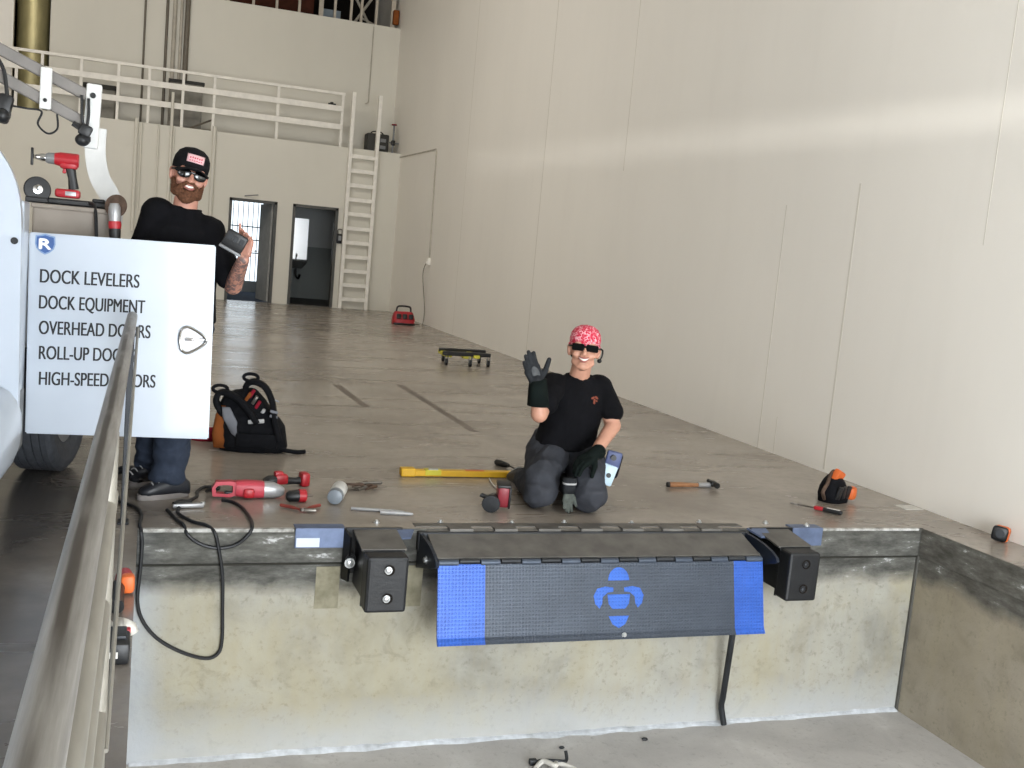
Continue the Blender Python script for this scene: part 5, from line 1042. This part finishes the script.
m = MB(); m.tube(spline([h2(.085, -.03, .016), h2(.098, .0, .01), h2(.098, .005, -.02), h2(.088, .0, -.045)], 5), .005, 8); m.ell(h2(.088, .005, -.045), (.013, .013, .012)); wpart('ear_plug_cord', m, 'tape', man2)
m = MB(); m.loft([((2.325, 5.525, .30), (.185, 0, 0), (0, .135, 0)), ((2.33, 5.50, .42), (.165, 0, 0), (0, .13, 0)), ((2.335, 5.465, .56), (.178, 0, 0), (0, .132, 0)), ((2.34, 5.455, .65), (.172, 0, 0), (0, .108, 0)), ((2.34, 5.45, .705), (.115, 0, 0), (0, .082, 0)), ((2.338, 5.44, .735), (.074, 0, 0), (0, .068, 0))], 28, 2.5)
m.ell((2.185, 5.44, .68), (.075, .072, .065)); m.cap((2.19, 5.44, .675), (2.085, 5.29, .585), .074, .068, 18); m.ell((2.475, 5.445, .675), (.073, .072, .065)); m.cap((2.47, 5.445, .67), (2.535, 5.375, .545), .074, .064, 18)
sh2 = organic('t_shirt', m, 'shirt', man2, .008, 5, .006, 11, (1, 1, .6))
m = MB(); m.tube([V((2.338+.075*math.cos(a), 5.438+.068*math.sin(a), .735-.016*(math.sin(a) < 0)*abs(math.sin(a)))) for a in [i*2*PI/28 for i in range(28)]], .0075, 8, True, True); wpart('collar', m, 'shirtcollar', sh2, 'all')
pol = [[(-.5, .25), (-.1, .45), (.05, .30), (-.15, .12), (-.45, .05)], [(.0, .5), (.35, .45), (.6, .15), (.45, .05), (.15, .2)], [(-.12, .1), (.12, .15), (.15, -.5), (.0, -.62), (-.15, -.5)], [(.2, .0), (.5, -.12), (.45, -.3), (.2, -.2)]]
m = on_surface(sh2, pol, 2.405, .612, .042)
if len(m.bm.verts): wpart('chest_print', m, 'emblem', sh2, False)
m = MB(); m.loft([((2.33, 5.57, .38), (.165, 0, 0), (0, .12, 0)), ((2.33, 5.59, .26), (.19, 0, 0), (0, .15, 0)), ((2.33, 5.60, .16), (.17, 0, 0), (0, .14, 0))], 24, 2.4)
for (hp, kn, ft) in (((2.225, 5.56, .265), (2.095, 5.255, .10), (2.15, 5.64, .08)), ((2.45, 5.56, .265), (2.365, 5.185, .10), (2.40, 5.62, .08))):
    m.cap(hp, kn, .112, .092, 18); m.ell((kn[0], kn[1]+.01, .088), (.094, .085, .086)); m.cap((kn[0], kn[1]+.04, .085), ft, .08, .068, 18)
    m.cap((kn[0], kn[1]+.02, .17), (hp[0], hp[1]-.12, .25), .085, .09, 14)
tr = organic('trousers', m, 'trousers', man2, .008, 4, .009, 10)
shoe((2.15, 5.66, 0), (2.15, 5.90, 0), man2); shoe((2.40, 5.64, 0), (2.40, 5.88, 0), man2)
m = MB(); hand(m, W2, D2, (.15, -1, .1), (.88, 0, .46), (.10, .05, .06, .12), .05, (.45, .85, .15), 1.08, .0045); m.cap(V(W2)-V(D2).normalized()*.03, V(W2)+V(D2).normalized()*.03, .042, .036)
gl = organic('glove', m, 'glove', man2, .004, 2); gl['label'] = 'raised dark glove with grey palm patch'
dn = V(D2).normalized(); tn = V((.88, 0, .46)).normalized()
m = MB(); m.ell(V(W2)+dn*.058-tn*-.006+V((0, -.0195, 0)), (.022, .008, .045), basis(tn, V((0, 1, 0)), dn)); wpart('palm_patch', m, 'gloveback', gl, 'all')
cd = V((.12, .02, -1)).normalized(); m = MB(); a0 = V(W2)+V((0, 0, .02))
m.loft([(a0, (.046, 0, .01), (0, .040, 0)), (a0+cd*.05, (.052, 0, 0), (0, .046, 0)), (a0+cd*.145, (.060, 0, 0), (0, .054, 0)), (a0+cd*.147, (.052, 0, 0), (0, .046, 0))], 22, 2.6); wpart('gauntlet_cuff', m, 'cuff', gl, 'all')
m = MB(); hand(m, W3, D3, (-.3, .1, -1), (.2, -1, .1), (.35, .4, .4, .45), .04, (.5, .6, .4), 1.06, .0045); d3 = V(D3).normalized(); m.cap(V(W3)-d3*.035, V(W3)+d3*.02, .044, .036)
gl = organic('glove', m, 'cuff', man2, .004, 2); gl['label'] = 'dark glove resting on the thigh'
# spare glove hanging between the knees, and the card holder at his hip
t = thing('spare_glove', 'grey work glove with pale cuff band hanging between the kneeling man\'s knees', 'glove', (2.222, 5.16, .10))
m = MB(); hand(m, (2.222, 5.155, .125), (.0, .02, -1), (0, -1, 0), (1, 0, 0), (.15, .05, .1, .2), .06, (.75, .5, .1), .70, .003)
organic('glove_body', m, mat('pale_grey_glove', '5A5F5A', .8, 0, .25, 40), t, .004, 2)
m = MB(); m.loft([((2.222, 5.155, .115), (.034, 0, 0), (0, .024, 0)), ((2.222, 5.157, .20), (.040, 0, 0), (0, .030, 0))], 18, 2.6); wpart('cuff', m, 'glove', t, 'all')
m = MB(); m.loft([((2.222, 5.156, .165), (.039, 0, 0), (0, .0295, 0)), ((2.222, 5.156, .175), (.040, 0, 0), (0, .030, 0))], 18, 2.6); wpart('cuff_band', m, 'greystrap', t, 'all')
t = thing('hip_pouch', 'pale blue and violet pouch with round dark holes at the kneeling man\'s hip', 'pouch', (2.532, 5.335, .205), 0, None, (0, .18, -.3))
m = MB(); m.box((.025, .04, .035), (.085, .05, .15), None, .018); part('pouch_body', m, 'fabric', t)
m = MB(); m.box((.01, -.0, .07), (.09, .03, .10), None, .012); part('violet_panel', m, 'bluebag', t)
m = MB(); m.box((.0, -.01, -.02), (.085, .03, .12), rotm(0, .1), .008); part('pale_card', m, 'bluewhite', t)
for z, r in ((.085, .016), (-.02, .014)):
    m = MB(); m.tube([(.005, -.032, z), (.005, -.012, z)], r, 16); part('round_hole', m, 'black', t)
